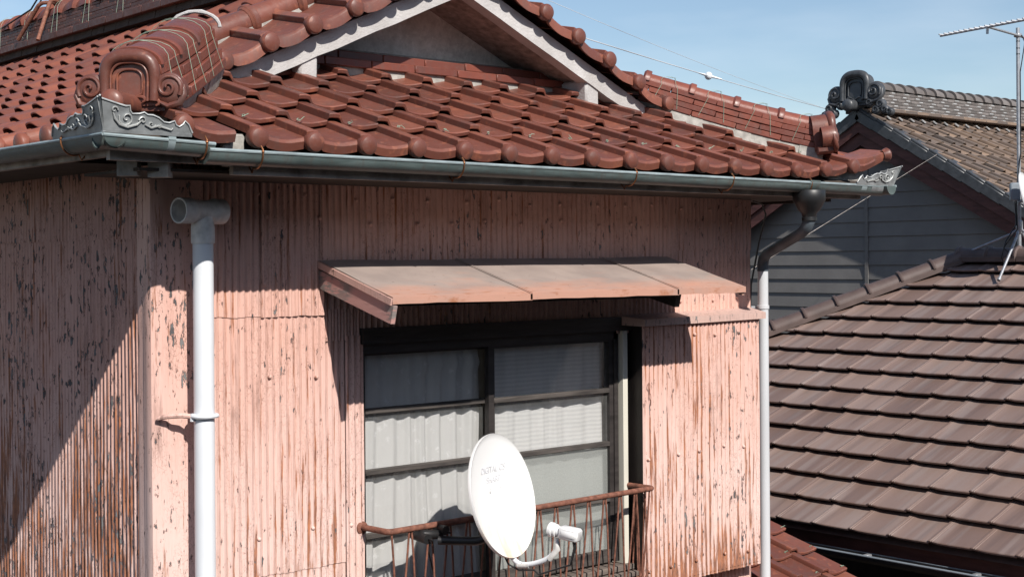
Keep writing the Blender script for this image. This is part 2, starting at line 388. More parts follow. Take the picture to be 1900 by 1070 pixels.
def lace(name, ribs=False):
    m = NT(name); df = m.n('ShaderNodeBsdfDiffuse'); tl = m.n('ShaderNodeBsdfTranslucent'); tr = m.n('ShaderNodeBsdfTransparent')
    if ribs:
        wv = m.n('ShaderNodeTexWave'); wv.bands_direction = 'Z'; wv.inputs['Scale'].default_value = 14; wv.inputs['Distortion'].default_value = 1.2; wv.inputs['Detail Scale'].default_value = 1.5
        m.l(m.coord(), wv.inputs['Vector']); pat = m.ramp(wv.outputs[1], [(.2, 0.), (.8, 1.)])
    else:
        vo = m.n('ShaderNodeTexVoronoi'); vo.inputs['Scale'].default_value = 16; m.l(m.coord(), vo.inputs['Vector'])
        pat = m.math('MULTIPLY', m.ramp(vo.outputs[0], [(.16, 1.), (.3, 0.)]), m.ramp(m.noise((1,1,1), 85, 3), [(.48, 0.), (.54, 1.)]))
    c = m.mix(pat, (.76,.76,.75), (.84,.84,.84)) if not ribs else m.mix(pat, (.75,.755,.75), (.81,.81,.80))
    m.l(c, df.inputs[0]); m.l(c, tl.inputs[0])
    a = m.n('ShaderNodeMixShader'); a.inputs[0].default_value = .35; m.l(df.outputs[0], a.inputs[1]); m.l(tl.outputs[0], a.inputs[2])
    b = m.n('ShaderNodeMixShader'); m.l(m.math('ADD', m.math('MULTIPLY', pat, .06), .93), b.inputs[0])
    m.l(tr.outputs[0], b.inputs[1]); m.l(a.outputs[0], b.inputs[2]); m.l(b.outputs[0], m.o.inputs[0]); return m.m
M['lace'] = lace('lace_net'); M['lace_rib'] = lace('ribbed_net', True)
def canopy_mat():
    m = NT('canopy_sheet'); P = m.pos(); mr = m.n('ShaderNodeMapRange'); mr.inputs[1].default_value = 5.18; mr.inputs[2].default_value = 4.90
    m.l(P[1], mr.inputs[0]); n1 = m.noise((.6,1.6,1), 6, 5, .6); f = m.math('ADD', mr.outputs[0], m.math('MULTIPLY', m.math('SUBTRACT', n1, .5), 1.6), True)
    base = m.mix(m.ramp(m.noise((1,1,1), 5, 4), [(.35, 0.), (.7, 1.)]), (.255,.205,.185), (.33,.265,.235))
    base = m.mix(m.ramp(f, [(.15, 0.), (.95, 1.)]), base, (.43,.235,.175))
    rn = m.ramp(m.noise((.5,2.5,1), 16, 5, .65, (4,4,4)), [(.56, 0.), (.68, 1.)])
    base = m.mix(m.math('MULTIPLY', rn, m.ramp(f, [(.3, 0.), (.8, .9)])), base, (.30,.12,.06))
    sp = m.ramp(m.noise((1,1,1), 38, 4, .6, (7,1,1)), [(.68, 0.), (.71, 1.)]); base = m.mix(m.math('MULTIPLY', sp, .8), base, (.09,.05,.045))
    m.set(base, .75, 0, .25); m.bump(m.noise((1,1,1), 30, 4), .25, .004); return m.m
M['canopy'] = canopy_mat()
def board_mat():
    m = NT('peeling_board'); st = (.25, .25, 1.2)
    n1 = m.ramp(m.noise((.3,.3,1), 40, 5, .65), [(.45, 0.), (.52, 1.)]); big = m.ramp(m.noise((1,1,1), 4, 4, .5, (1,5,2)), [(.45, 0.), (.6, 1.)])
    base = m.mix(m.math('MULTIPLY', n1, big), (.48,.265,.235), m.mix(m.noise((.2,.2,1), 90, 3), (.16,.13,.12), (.30,.27,.25)))
    m.set(base, .8, 0, .2); m.bump(m.noise((.3,.3,1), 60, 4), .5, .004); return m.m
M['board'] = board_mat()
def grey_siding():
    m = NT('grey_siding'); f = m.ramp(m.noise((1,1,1), 3, 5), [(.35, 0.), (.7, 1.)]); g = m.noise((1,1,1), 70, 3, .7)
    m.set(m.mix(f, (.145,.138,.133), (.175,.167,.160)), .7, 0, .3); m.bump(g, .35, .006); return m.m
M['siding'] = grey_siding()
M['old_tile'] = glazed_tile('old_grey_brown_tile', (.085,.070,.062), (.155,.115,.092), (.24,.165,.115), .6)
M['old_noshi'] = glazed_tile('old_grey_ridge', (.085,.075,.070), (.13,.115,.108), (.19,.17,.16), .6)
M['chalk'] = simple('white_ridge_mortar', (.30,.30,.30), .9, 0, .25, 12)
M['oni_grey'] = simple('smoked_tile', (.050,.053,.058), .42, 0, .35, 14, .15)
M['barge'] = simple('dark_red_barge', (.085,.034,.030), .6, 0, .35, 20, .3, .3, (1,.2,1))
def flat_tile():
    m = NT('brown_flat_tile'); r = m.island(); base = m.ramp(r, [(0., (.155,.103,.086)), (.5, (.185,.126,.106)), (1., (.23,.163,.138))])
    s = m.ramp(m.noise((.25,3.2,.25), 3.2, 3, .5), [(.50, 0.), (.62, 1.)]); base = m.mix(m.math('MULTIPLY', s, .6), base, (.235,.185,.168))
    s2 = m.ramp(m.noise((.25,3.2,.25), 4.1, 3, .5, (0,5,0)), [(.52, 0.), (.66, 1.)]); base = m.mix(m.math('MULTIPLY', s2, .4), base, (.092,.064,.058))
    m.set(base, .42, 0, .45); m.bump(m.noise((1,1,1), 60, 3), .08, .003); return m.m
M['flat'] = flat_tile()
M['flat_ridge'] = simple('brown_ridge_cap', (.085,.058,.051), .55, 0, .2, 10)
M['metal'] = simple('galvanised_tube', (.36,.37,.39), .4, .5, .2, 20)
M['boxgrey'] = simple('grey_box', (.20,.23,.26), .5, 0, .1, 10)
M['letter'] = simple('faded_print', (.61,.615,.645), .5, 0, .02, 10)

# ------------------------------------------------------------------ ground
g = MB(); g.grid(6, 6, lambda a, b: V((-400+800*a, -400+800*b, -5.6))); g.build('ground', M['ground'], kind='structure')

# ------------------------------------------------------------------ the pink house
XL, XR, YF = 2.80, 6.70, 5.50            # wall corners and front wall plane
EX0, EX1, EY = 2.36, 7.14, 4.95          # eave lines
XC, PT, ZE = 4.75, .445, .47             # ridge line, pitch, eave height
YV, YG, YB = 5.76, 6.22, 13.2            # verge, gable wall, far end of the roof
house = thing('pink_house', (4.75, 9.3, -5.6), 'pink corrugated metal house with a red tiled hip-and-gable roof and peeling paint', 'house')

LAM = .0352
def corr(mb, O, U, N, L, z0, z1, amp=.0045, nz=10, seed=0, dent=.004):
    """a corrugated sheet: runs L along U from O, faces N"""
    n = max(8, int(L/LAM*8)); O, U, N = V(O), V(U), V(N)
    def fn(a, b):
        s = a*L; z = z0+(z1-z0)*b; ph = s/LAM*2*pi
        p = O+U*s
        am = amp*(.9+.25*noise.noise(V((s*5+seed, z*.7, 0))))
        d = dent*noise.noise(V((s*4+seed, z*1.6, 3)))
        zz = z + (.005*noise.noise(V((s*14, seed, z0))) if b in (0, 1) else 0)
        ph += .2*noise.noise(V((s*3, z*.4, seed)))
        return p+N*(am*(math.sin(ph)-.30*math.cos(2*ph))+d)+UP*zz
    mb.grid(n, nz, fn)
AX, AY = V((1,0,0)), V((0,1,0))
fw = MB()
for k, (x0, x1, z0, z1, off) in enumerate([
        (2.80, 3.872, -1.39, -.215, 0), (2.80, 3.335, -.235, .42, .004), (3.32, 3.66, -.24, .42, .008),
        (3.63, 6.045, .0, .42, .012), (6.02, 6.70, .058, .42, .009), (5.56, 6.70, -.40, .075, .004),
        (3.66, 5.60, -.36, .02, .0), (2.80, 3.872, -5.6, -1.372, -.004), (3.85, 6.70, -5.6, -1.70, -.004), (3.765, 3.868, -1.66, -.34, .010)]):
    corr(fw, (x0, YF-off, 0), AX, -AY, x1-x0, z0, z1, .0050, 16, k*7.3, .003)
for z, x0, x1 in ((-.52, 3.08, 3.80), (-1.22, 3.02, 3.80), (-.10, 3.05, 3.6), (.20, 3.10, 6.6), (.30, 3.3, 6.65), (-.22, 6.08, 6.66)):
    x = x0
    while x < x1: fw.lathe([(.009, -.004), (.0085, .0035), (.005, .0065), (.0005, .007)], (x, YF-.006-(.010 if z > -.15 else 0), z+rnd.uniform(-.02, .02)), -AY, 10); x += LAM*rnd.choice((6, 7, 8))
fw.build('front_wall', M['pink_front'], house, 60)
lw = MB()
corr(lw, (XL, 8.6, 0), -AY, -AX, 8.6-5.56, -5.6, .13, .0075, 22, 50)
corr(lw, (XL-.006, 8.6, 0), -AY, -AX, 8.6-5.56, .11, .55, .0075, 6, 57)
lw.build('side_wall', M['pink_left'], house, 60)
cf = MB()                                 # corner flashing with soft folds
prof = [(5.64, 0), (5.60, .010), (5.575, .003), (5.545, .012), (5.515, .012), (5.497, .008)]
pts = [V((XL-.004-h, y, 0)) for y, h in prof]+[V((XL+.012, YF-.014, 0)), V((XL+.045, YF-.020, 0)), V((XL+.075, YF-.011, 0)), V((XL+.11, YF-.02, 0)), V((XL+.15, YF-.012, 0)), V((XL+.20, YF-.019, 0)), V((XL+.235, YF-.008, 0))]
cf.grid(len(pts)-1, 14, lambda a, b: pts[round(a*(len(pts)-1))]+UP*(-5.6+6.05*b)+V((.004*noise.noise(V((b*5, a*3, 1))), .004*noise.noise(V((b*6, a*3, 7))), 0)))
cf.build('corner_flashing', M['pink_trim'], house, 50)
bw = MB()
for a, b in (((XL+.02, 8.6, 0), (XL+.02, 13.0, 0)), ((XL, 13.0, 0), (XR, 13.0, 0)), ((XR-.01, YF, 0), (XR-.01, 13.0, 0))):
    a, b = V(a), V(b); bw.grid(1, 1, lambda s, t: a.lerp(b, s)+UP*(-5.6+6.1*t))
bw.build('rear_wall', M['pink_trim'], house)

# --- roof surface
def lift(ac, v, k=.085): return k*max(0, 1-ac/.8)**2*max(0, 1-v/1.3)
def P_front(a, v, h):                     # a = x, v = run up the slope
    ac = min(a-EX0, EX1-a); n = V((0, -PT, 1)).normalized()
    kk = .085 if a < XC else .075
    return V((a, EY+v, ZE+PT*v+lift(max(ac, -.3), max(v, 0), kk)))+n*h
def P_left(a, v, h):                      # a = -y
    n = V((-PT, 0, 1)).normalized(); return V((EX0+v, -a, ZE+PT*v+.085*max(0, v-1)**2+lift(max(-a-EY, -.3), max(v, 0))))+n*h
def P_right(a, v, h):                     # a = y
    n = V((PT, 0, 1)).normalized(); return V((EX1-v, a, ZE+PT*v+.085*max(0, v-1)**2+lift(max(a-EY, -.3), max(v, 0), .075)))+n*h
# pan-and-roll tile section: s across the tile, h above the roof plane
SEC = [(0, .004), (0, .038), (.010, .0415), (.08, .0435), (.175, .0435), (.205, .0415), (.235, .033), (.265, .021), (.295, .011), (.34, .005), (.44, .0), (.58, -.004), (.72, -.003), (.86, .004), (1.0, .012)]
SECR = [(0, .008), (0, .036), (.02, .041), (.08, .0445), (.17, .045), (.25, .042), (.31, .036), (.37, .028), (.43, .020), (.50, .012), (.60, .005), (.72, .002), (.86, .003), (1.0, .007)]
W = .265
def one_tile(mb, fr, a0, v0, expo, L, up=.030, th=.022, sec=SEC, w=W, jit=1., roll_th=None, front=True):
    ja, jv, jh, jt = (rnd.uniform(-1, 1)*q*jit for q in (.003, .005, .0028, .020))
    n = len(sec); rows = []
    def pt(s, v, h): return fr(a0+ja+s*w, v0+jv+v+(s-.5)*w*jt, h+jh)
    def off(v): return up*(1-v/expo)
    rows.append([pt(s, .0035, h+off(0)-min(th, h+.012 if k == 0 else th)*(1 if k else .0)) for k, (s, h) in enumerate(sec)])
    rows.append([pt(s, 0, h+off(0)-(th*.8 if k else 0)) for k, (s, h) in enumerate(sec)])
    rows.append([pt(s, 0, h+off(0)-.004) for s, h in sec])
    rows.append([pt(s, .005, h+off(0)) for s, h in sec])
    rows.append([pt(s, expo*.5, h+off(expo*.5)) for s, h in sec])
    rows.append([pt(s, L, h+off(L)) for s, h in sec])
    if roll_th is not None:
        rows[0] = [pt(s, .0035, h+off(0)-roll_th) for s, h in sec]; rows[1] = [pt(s, 0, h+off(0)-roll_th*.8) for s, h in sec]
    P = [p for r in rows for p in r]; Fs = []
    for j in range(len(rows)-1):
        for i in range(n-1): Fs.append((j*n+i, j*n+i+1, (j+1)*n+i+1, (j+1)*n+i))
    mb.add(P, Fs)
EXH = .2335; EXS = EXH                   # run of one course
def eave_tile(fr, a0, v0=0., drop=.058, w=W, L=.30, apron=True, disc_r=.043):
    mb = MB(); one_tile(mb, fr, a0, v0, EXH, L, .034, .02, SEC, w, .6)
    def hs(s):
        for (s0, h0), (s1, h1) in zip(SEC[1:], SEC[2:]):
            if s <= s1: return h0+(h1-h0)*(s-s0)/max(s1-s0, 1e-6)
        return .009
    if apron:
        S = [.27+(1.0-.27)*i/10 for i in range(11)]
        sag = lambda s: .020*(1-((s-.62)/.40)**2)
        rows = []
        for dv, f in ((.0, .0), (-.006, -.004), (-.010, -.010), (-.012, -1), (-.002, -1), (.012, -1)):
            row = []
            for s in S:
                top = .006+.034+hs(s)*.9
                h = top+f if f > -.5 else top-drop-sag(s)*.12
                if f <= -.5 and dv > -.005: h += .002
                row.append(fr(a0+s*w, v0+dv, h-.006))
            rows.append(row)
        n = len(S); P = [p for r in rows for p in r]
        Fs = [(j*n+i, j*n+i+1, (j+1)*n+i+1, (j+1)*n+i) for j in range(len(rows)-1) for i in range(n-1)]
        Fs += [tuple(j*n for j in range(len(rows)))[::-1], tuple(j*n+n-1 for j in range(len(rows)))]
        mb.add(P, Fs)
    c = fr(a0+.115*w, v0-.026, .030+.008); ax = (fr(a0+.12*w, v0-.108, .042)-fr(a0+.12*w, v0-.008, .042)).normalized()
    ax = (ax+V((0, 0, .30))).normalized()
    r = disc_r*rnd.uniform(.97, 1.02)
    mb.lathe([(r*.70, -.05), (r*.93, -.03), (r*.99, -.012), (r, 0), (r*.975, .006), (r*.87, .0125), (r*.62, .018), (r*.3, .0208), (.0005, .0216)], c, ax, 22)
    return mb
def tie_knot(mb, p):
    q = p+V((0, 0, .004)); a = rnd.uniform(0, 6); pts = []
    for i in range(8): a += rnd.uniform(.9, 1.9); pts.append(q+V((math.cos(a)*.008, rnd.uniform(-.006, .006), .003+math.sin(a)*.005)))
    pts += [q+V((rnd.uniform(-.012, .02), -.006, rnd.uniform(-.002, .012))), q+V((rnd.uniform(-.02, .03), -.010, rnd.uniform(-.006, .022)))]; mb.tube(pts, .0015, 4)

# front skirt slope
HIPL = ((EX0-.03, EY, 0), (-1, 1, 0)); HIPR = ((EX1+.03, EY, 0), (1, 1, 0))
disc_x = [2.375, 2.64]+[2.965+W*k for k in range(16)]
edge_x = [x-.0355 for x in disc_x]
sf = MB()
for j in range(1, 6):
    for x in [2.93-W*k for k in range(2, 0, -1)]+edge_x[2:]+[edge_x[-1]+W]:
        v0 = j*EXH
        if x+W*.6 < EX0+v0 or x > EX1-v0+.15: continue
        one_tile(sf, P_front, x, v0, EXH, EXH+.05, .036, .023)
slope_f = sf.build('front_roof_slope', M['tile'], house, 27, (HIPL, HIPR))
for k, x in enumerate(edge_x):
    if k == 0: continue
    mb = eave_tile(P_front, x, 0, .042)
    mb.build('eave_tile', M['tile'], slope_f, 27, (HIPL,) if k < 3 else ())
for x in edge_x[2:]: kn = MB(); tie_knot(kn, P_front(x+.11, EXH-.01, .038)); kn.build('tie_wire', M['tie'], slope_f)
# left slope: the eave courses stop at the hip, the upper ones at the verge
sl = MB(); su = MB(); ycol = [5.18+.26*k+.034-.26 for k in range(1, 32)]
NR = 11
for j in range(1, NR):
    for y in ycol:
        v0 = j*EXH; low = v0 < .90
        if low and y < EY+v0-.02: continue
        if not low and y < 5.98: continue
        one_tile(sl if low else su, P_left, -y, v0, EXH, EXH+.045, .030, .015, SECR, .262, 1., .012)
slope_l = sl.build('side_roof_slope', M['tile2'], house, 40, (((EX0, EY+.03, 0), (1, -1, 0)),))
su.build('upper_courses', M['tile2'], slope_l, 40, (((0, 6.02, 0), (0, -1, 0)), ((XC, 0, 0), (1, 0, 0))))
for k, y in enumerate(ycol):
    if y > 12: break
    eave_tile(P_left, -y, 0, .042, .262, disc_r=.049).build('eave_tile', M['tile2'], slope_l, 40, (((EX0, EY+.03, 0), (1, -1, 0)),) if k < 2 else ())
# right slope, turned away from the camera
sr = MB()
for j in range(0, NR):
    for y in [4.80+W*k for k in range(32)]:
        v0 = j*EXH
        if (v0 < .9 and y < EY+v0) or (v0 >= .9 and y < 5.98): continue
        one_tile(sr, P_right, y, v0, EXH, EXH+.045, .030, .02)
sr.build('far_roof_slope', M['tile2'], house, 40, (((EX1, EY-.03, 0), (-1, -1, 0)), ((XC, 0, 0), (-1, 0, 0))))
# boards under the tiles
dk = MB(); q = -.012
q = -.03; dk.add([V((EX0, EY, ZE+q)), V((EX1, EY, ZE+q)), V((EX1-1.45, EY+1.45, ZE+PT*1.45+q)), V((EX0+1.45, EY+1.45, ZE+PT*1.45+q))], [(0,1,2,3)])
z_r = ZE+PT*(XC-EX0)-.03
for sx, x0 in ((1, EX0), (-1, EX1)):
    xe = x0+sx*.95; ze = ZE+PT*.95-.03
    dk.add([V((x0, EY, ZE-.03)), V((x0, YB, ZE-.03)), V((xe, YB, ze)), V((xe, EY+.95, ze))], [(0,1,2,3)])
    dk.add([V((xe, 5.84, ze)), V((xe, YB, ze)), V((XC, YB, z_r)), V((XC, 5.84, z_r))], [(0,1,2,3)])
dk.build('roof_deck', M['deck'], house)
# eave boards: fascia and soffit
ev = MB()
zs, zf = .352, .425
ev.box((4.98, EY+.035, (zs+zf)/2), (4.2, .03, zf-zs)); ev.box((2.62, EY+.035, .415), (.52, .03, .05)); ev.box((EX0+.03, 9.2, .435), (.03, 8.4, .056))
ev.build('eave_boards', M['soffit'], house)
ev = MB()
ev.box((4.75, (EY+.065+YF)/2, zs+.012), (4.5, YF-EY-.065, .012)); ev.box(((EX0+.045+XL)/2, 9.3, zs+.068), (XL-EX0-.065, 7.6, .012))
ev.box((EX1-.05, 9.2, .39), (.03, 8, .09)); ev.box((6.9, 9.3, zs+.014), (.4, 7.6, .012))
ev.build('soffit_boards', M['deck'], house)
pr = MB()
for a in ((2.40, 5.02),):                 # hip rafter tail and its pair of blocks under the corner
    pr.box((2.50, 5.10, .375), (.05, .08, .07), (V((.707,.707,0)), V((-.707,.707,0)), UP)); pr.box((2.60, 5.04, .365), (.06, .08, .06), (V((.707,.707,0)), V((-.707,.707,0)), UP))
pr.build('rafter_tails', M['mortar'], house)
mo = MB()                                 # mortar wedge at the right corner and the gap by the left gutter joint
mo.hexa([V((6.80, 5.0, .43)), V((7.13, 5.0, .44)), V((7.13, 5.06, .44)), V((6.8, 5.06, .43)), V((6.80, 4.985, .53)), V((7.16, 4.985, .565)), V((7.16, 5.05, .565)), V((6.8, 5.05, .53))])
mo.build('eave_mortar', M['mortar'], house); mo = MB(); mo.box((2.885, 4.985, .45), (.10, .04, .13), None, .01)
mo.build('eave_mortar', M['mortar'], house)

# --- gable: bargeboards, soffit, wall, beam ends, verge tiles
rake = house
def rp(x, y, dz=0): return V((x, y, ZE+PT*(XC-EX0-abs(x-XC))+dz))
bg_ = MB()
for s in (-1, 1):
    def q(d, y, dz): return rp(XC+s*d, y, dz)
    N_ = 14
    for k in range(N_):
        d0, d1 = 1.62*k/N_, 1.62*(k+1)/N_
        t0, t1 = -.02, -.02
        b0 = -.125+.010*noise.noise(V((d0*9, s, 0))); b1 = -.125+.010*noise.noise(V((d1*9, s, 0)))
        bg_.hexa([q(d0, YV+.03, b0), q(d1, YV+.03, b1), q(d1, YV+.11, b1), q(d0, YV+.11, b0), q(d0, YV+.03, t0), q(d1, YV+.03, t1), q(d1, YV+.11, t1), q(d0, YV+.11, t0)])
bg_.build('bargeboard', M['plaster'], rake, 50)
so_ = MB()
for s in (-1, 1):
    so_.hexa([rp(XC, YV+.10, -.10), rp(XC+s*1.62, YV+.10, -.10), rp(XC+s*1.62, YG+.05, -.10), rp(XC, YG+.05, -.10),
              rp(XC, YV+.10, -.07), rp(XC+s*1.62, YV+.10, -.07), rp(XC+s*1.62, YG+.05, -.07), rp(XC, YG+.05, -.07)])
so_.build('verge_soffit', M['verge_soffit'], rake)
gw = MB(); zb = .98
gw.add([V((XC-1.6, YG, zb)), V((XC+1.6, YG, zb)), V((XC+1.6, YG, rp(XC+1.6, 0, -.05).z)), rp(XC, YG, -.05), V((XC-1.6, YG, rp(XC-1.6, 0, -.05).z))], [(0,1,2,3,4)])
gw.build('gable_wall', M['gable'], rake)
for s, xx in ((-1, 3.78), (1, 5.69)):
    be = MB(); be.box((xx, 5.95, .945), (.105, .30, .17), None, .012); be.build('beam_end', M['plaster'], rake)
for s in (-1, 1):
    def P_rake(a, v, h, s=s):
        n = V((s*PT, 0, 1)).normalized(); d = V((1, 0, -s*PT)).normalized()
        x0 = 3.287 if s < 0 else 6.21
        b = rp(x0, YV-.03, .012)+d*a
        return b+V((0, v, .34*v))+n*h
    for k in range(8):
        a0 = (W*k if s < 0 else -W*k)-.036
        apron = not (s > 0 and k == 0)
        eave_tile(P_rake, a0, 0, .050, W, .34, apron, .046).build('verge_tile', M['tile'], rake, 27)
    tb = MB(); L = 1.40                   # round tiles along the rake, each with a collar
    k = 0; d0 = .0
    while d0 < L-.05:
        p0 = rp(XC+s*(L-d0), YV+.345, .155); p1 = rp(XC+s*(L-d0-.29), YV+.345, .155); dd = (p1-p0).normalized()
        tb.tube([p0, p0+dd*.03, p0+dd*.032, p1], [.078, .078, .064, .062], 18)
        tb.tube([p0-dd*.012+dd*0.0, p0+dd*.006, p0+dd*.03, p0+dd*.042], [.066, .082, .082, .066], 18)
        d0 += .268
    tb.build('rake_ridge', M['tile'], rake, 40)
    mb = MB(); mb.beam(rp(XC+s*1.36, YV+.34, .085), rp(XC, YV+.34, .085), .10, .13); mb.build('rake_mortar', M['mortar'], rake)
# ledge of flat tiles at the foot of the gable wall
ld = MB()
for r_, (y, z, dpt) in enumerate(((6.06, 1.02, .22), (6.095, 1.068, .17))):
    x = 3.72+.13*r_
    while x < 5.80:
        L = .285*rnd.uniform(.97, 1.02); ld.box((x+L/2, y+.05, z+rnd.uniform(-.002, .002)), (L-.004, dpt, .042), (V((1,0,rnd.uniform(-.006, .006))), AY, UP), .004); x += L
ld.build('gable_ledge', M['noshi'], rake)
mt = MB(); mt.box((4.75, 6.12, .975), (2.2, .2, .05)); mt.box((4.75, 6.19, 1.10), (2.3, .07, .03), None, .01); mt.build('ledge_mortar', M['mortar'], rake)

# ------------------------------------------------------------------ ridges
def ridge_stack(name, curve, s0, s1, parent, mat, layers, w0, w1, lh, seg, cap_r, cap_seg, cap_flat=.8, collars=True, ck=1.24, base=.0, mortar=True, ties=0, mmat='mortar', side_mortar=.06, cap_mat=None):
    """courses of flat ridge tiles along a curve, capped with round tiles"""
    def frame(s):
        p = curve(s); d = (curve(s+.01)-curve(s-.01)).normalized(); sd_ = V((d.y, -d.x, 0)).normalized(); return p, d, sd_, sd_.cross(d)
    mb = MB()
    for k in range(layers):
        wd = w0+(w1-w0)*k/max(1, layers-1); s = s0-(seg*.5 if k % 2 else 0)
        while s < s1:
            L = seg*rnd.uniform(.97, 1.03); a, b = max(s, s0), min(s+L, s1)
            if b-a > .03:
                p, d, sd_, u = frame((a+b)/2)
                mb.box(p+u*(base+lh*(k+.5)+rnd.uniform(-.0015, .0015)), ((curve(b)-curve(a)).length-.004, wd+rnd.uniform(-.004, .004), lh-.003), (d, sd_, u), .003)
            s += L
    o = mb.build(name, mat, parent, 40)
    top = base+lh*layers
    cp = MB(); s = s0
    while s < s1-.02:
        e = min(s+cap_seg*1.06, s1); rows = []
        P = []; n = 14
        secs = [(s, cap_r*.80), (s, cap_r*(ck-.04)), (s+.004, cap_r*ck), (s+.022, cap_r*ck), (s+.030, cap_r*1.03), ((s+e)/2, cap_r*.99), (e, cap_r*.95)] if collars else [(s, cap_r*.80), (s, cap_r*1.08), (s+.012, cap_r*1.10), ((s+e)/2, cap_r*.98), (e, cap_r*.80)]
        for ss, r in secs:
            p, d, sd_, u = frame(ss)
            for i in range(n+1):
                a = pi*(i/n); P.append(p+u*(top-.004)+sd_*math.cos(a)*r+u*math.sin(a)*r*cap_flat)
        m = n+1; Fs = [(j*m+i, j*m+i+1, (j+1)*m+i+1, (j+1)*m+i) for j in range(len(secs)-1) for i in range(n)]
        cp.add(P, Fs); s += cap_seg
    cp.build('ridge_cap', cap_mat or mat, o if parent is not house else o, 45)
    if mortar:
        mm = MB(); s = s0
        while s < s1-.01:
            e = min(s+.1, s1); a, b = frame(s), frame(e); hw = w0/2-.012+.006*rnd.random()
            mm.hexa([q for q in [a[0]-a[2]*(hw+side_mortar)-a[3]*.06, b[0]-b[2]*(hw+side_mortar)-b[3]*.06, b[0]+b[2]*(hw+side_mortar)-b[3]*.06, a[0]+a[2]*(hw+side_mortar)-a[3]*.06,
                     a[0]-a[2]*hw+a[3]*(base+.004), b[0]-b[2]*hw+b[3]*(base+.004), b[0]+b[2]*hw+b[3]*(base+.004), a[0]+a[2]*hw+a[3]*(base+.004)]]); s += .1
        mm.build('ridge_mortar', M[mmat], o, 30)
    if ties:
        n = ties
        for k in range(n):
            tw = MB()
            s = s0+(s1-s0)*(k+.45)/n
            for dv in (-.035, .03):
                pts = []
                for i in range(11):
                    a = pi*i/10; p, d, sd_, u = frame(s+dv*abs(math.cos(a))+.01*math.sin(3*a))
                    pts.append(p+u*(top+math.sin(a)*cap_r*(cap_flat+.13))+sd_*math.cos(a)*cap_r*1.15)
                p, d, sd_, u = frame(s+dv*1.6); pts.insert(0, p+u*(base+.015)+sd_*(w0/2+.006)); pts.append(p+u*(base+.015)-sd_*(w0/2+.006))
                tw.tube(pts, .0012, 4)
            tw.build('tie_wire', M['tie'], o)
    return o
hip_l = lambda s: V((EX0+s, EY+s, ZE+PT*s+lift(s, s)-.035+.11*s))
hip_r = lambda s: V((EX1-s, EY+s, ZE+PT*s+lift(s, s, .075)+.016))
ridge_stack('left_hip_ridge', hip_l, .20, .76, house, M['noshi'], 4, .29, .22, .044, .185, .108, .182, .60, True, base=.02, ties=3, side_mortar=-.03, ck=1.11)
mb = MB(); q = hip_l(.765)+UP*.195; sd_ = V((.7071, -.7071, 0)); mb.tube([q+sd_*math.cos(pi*i/12)*.112+UP*math.sin(pi*i/12)*.072 for i in range(13)], [.009+.005*noise.noise(V((i*.7, 1, 1))) for i in range(13)], 7); mb.build('mortar_collar', M['plaster'], house)
ridge_stack('right_hip_ridge', hip_r, .20, .975, house, M['noshi'], 4, .20, .165, .034, .185, .074, .187, .75, True, base=.03, ties=4, side_mortar=.02)
main = lambda s: V((XC, s, 1.745))
ridge_stack('main_ridge', main, 5.85, YB, house, M['noshi_dark'], 6, .31, .22, .028, .28, .125, .25, .95, False, base=.045, ties=13, mmat='deck', side_mortar=.02, cap_mat=M['noshi'])
bs = MB(); y = 6.0
while y < YB: bs.box((XC, y+.14, 1.765), (.40, .277, .05), None, .004); y += .28
bs.build('ridge_base_course', M['noshi_dark'], house)

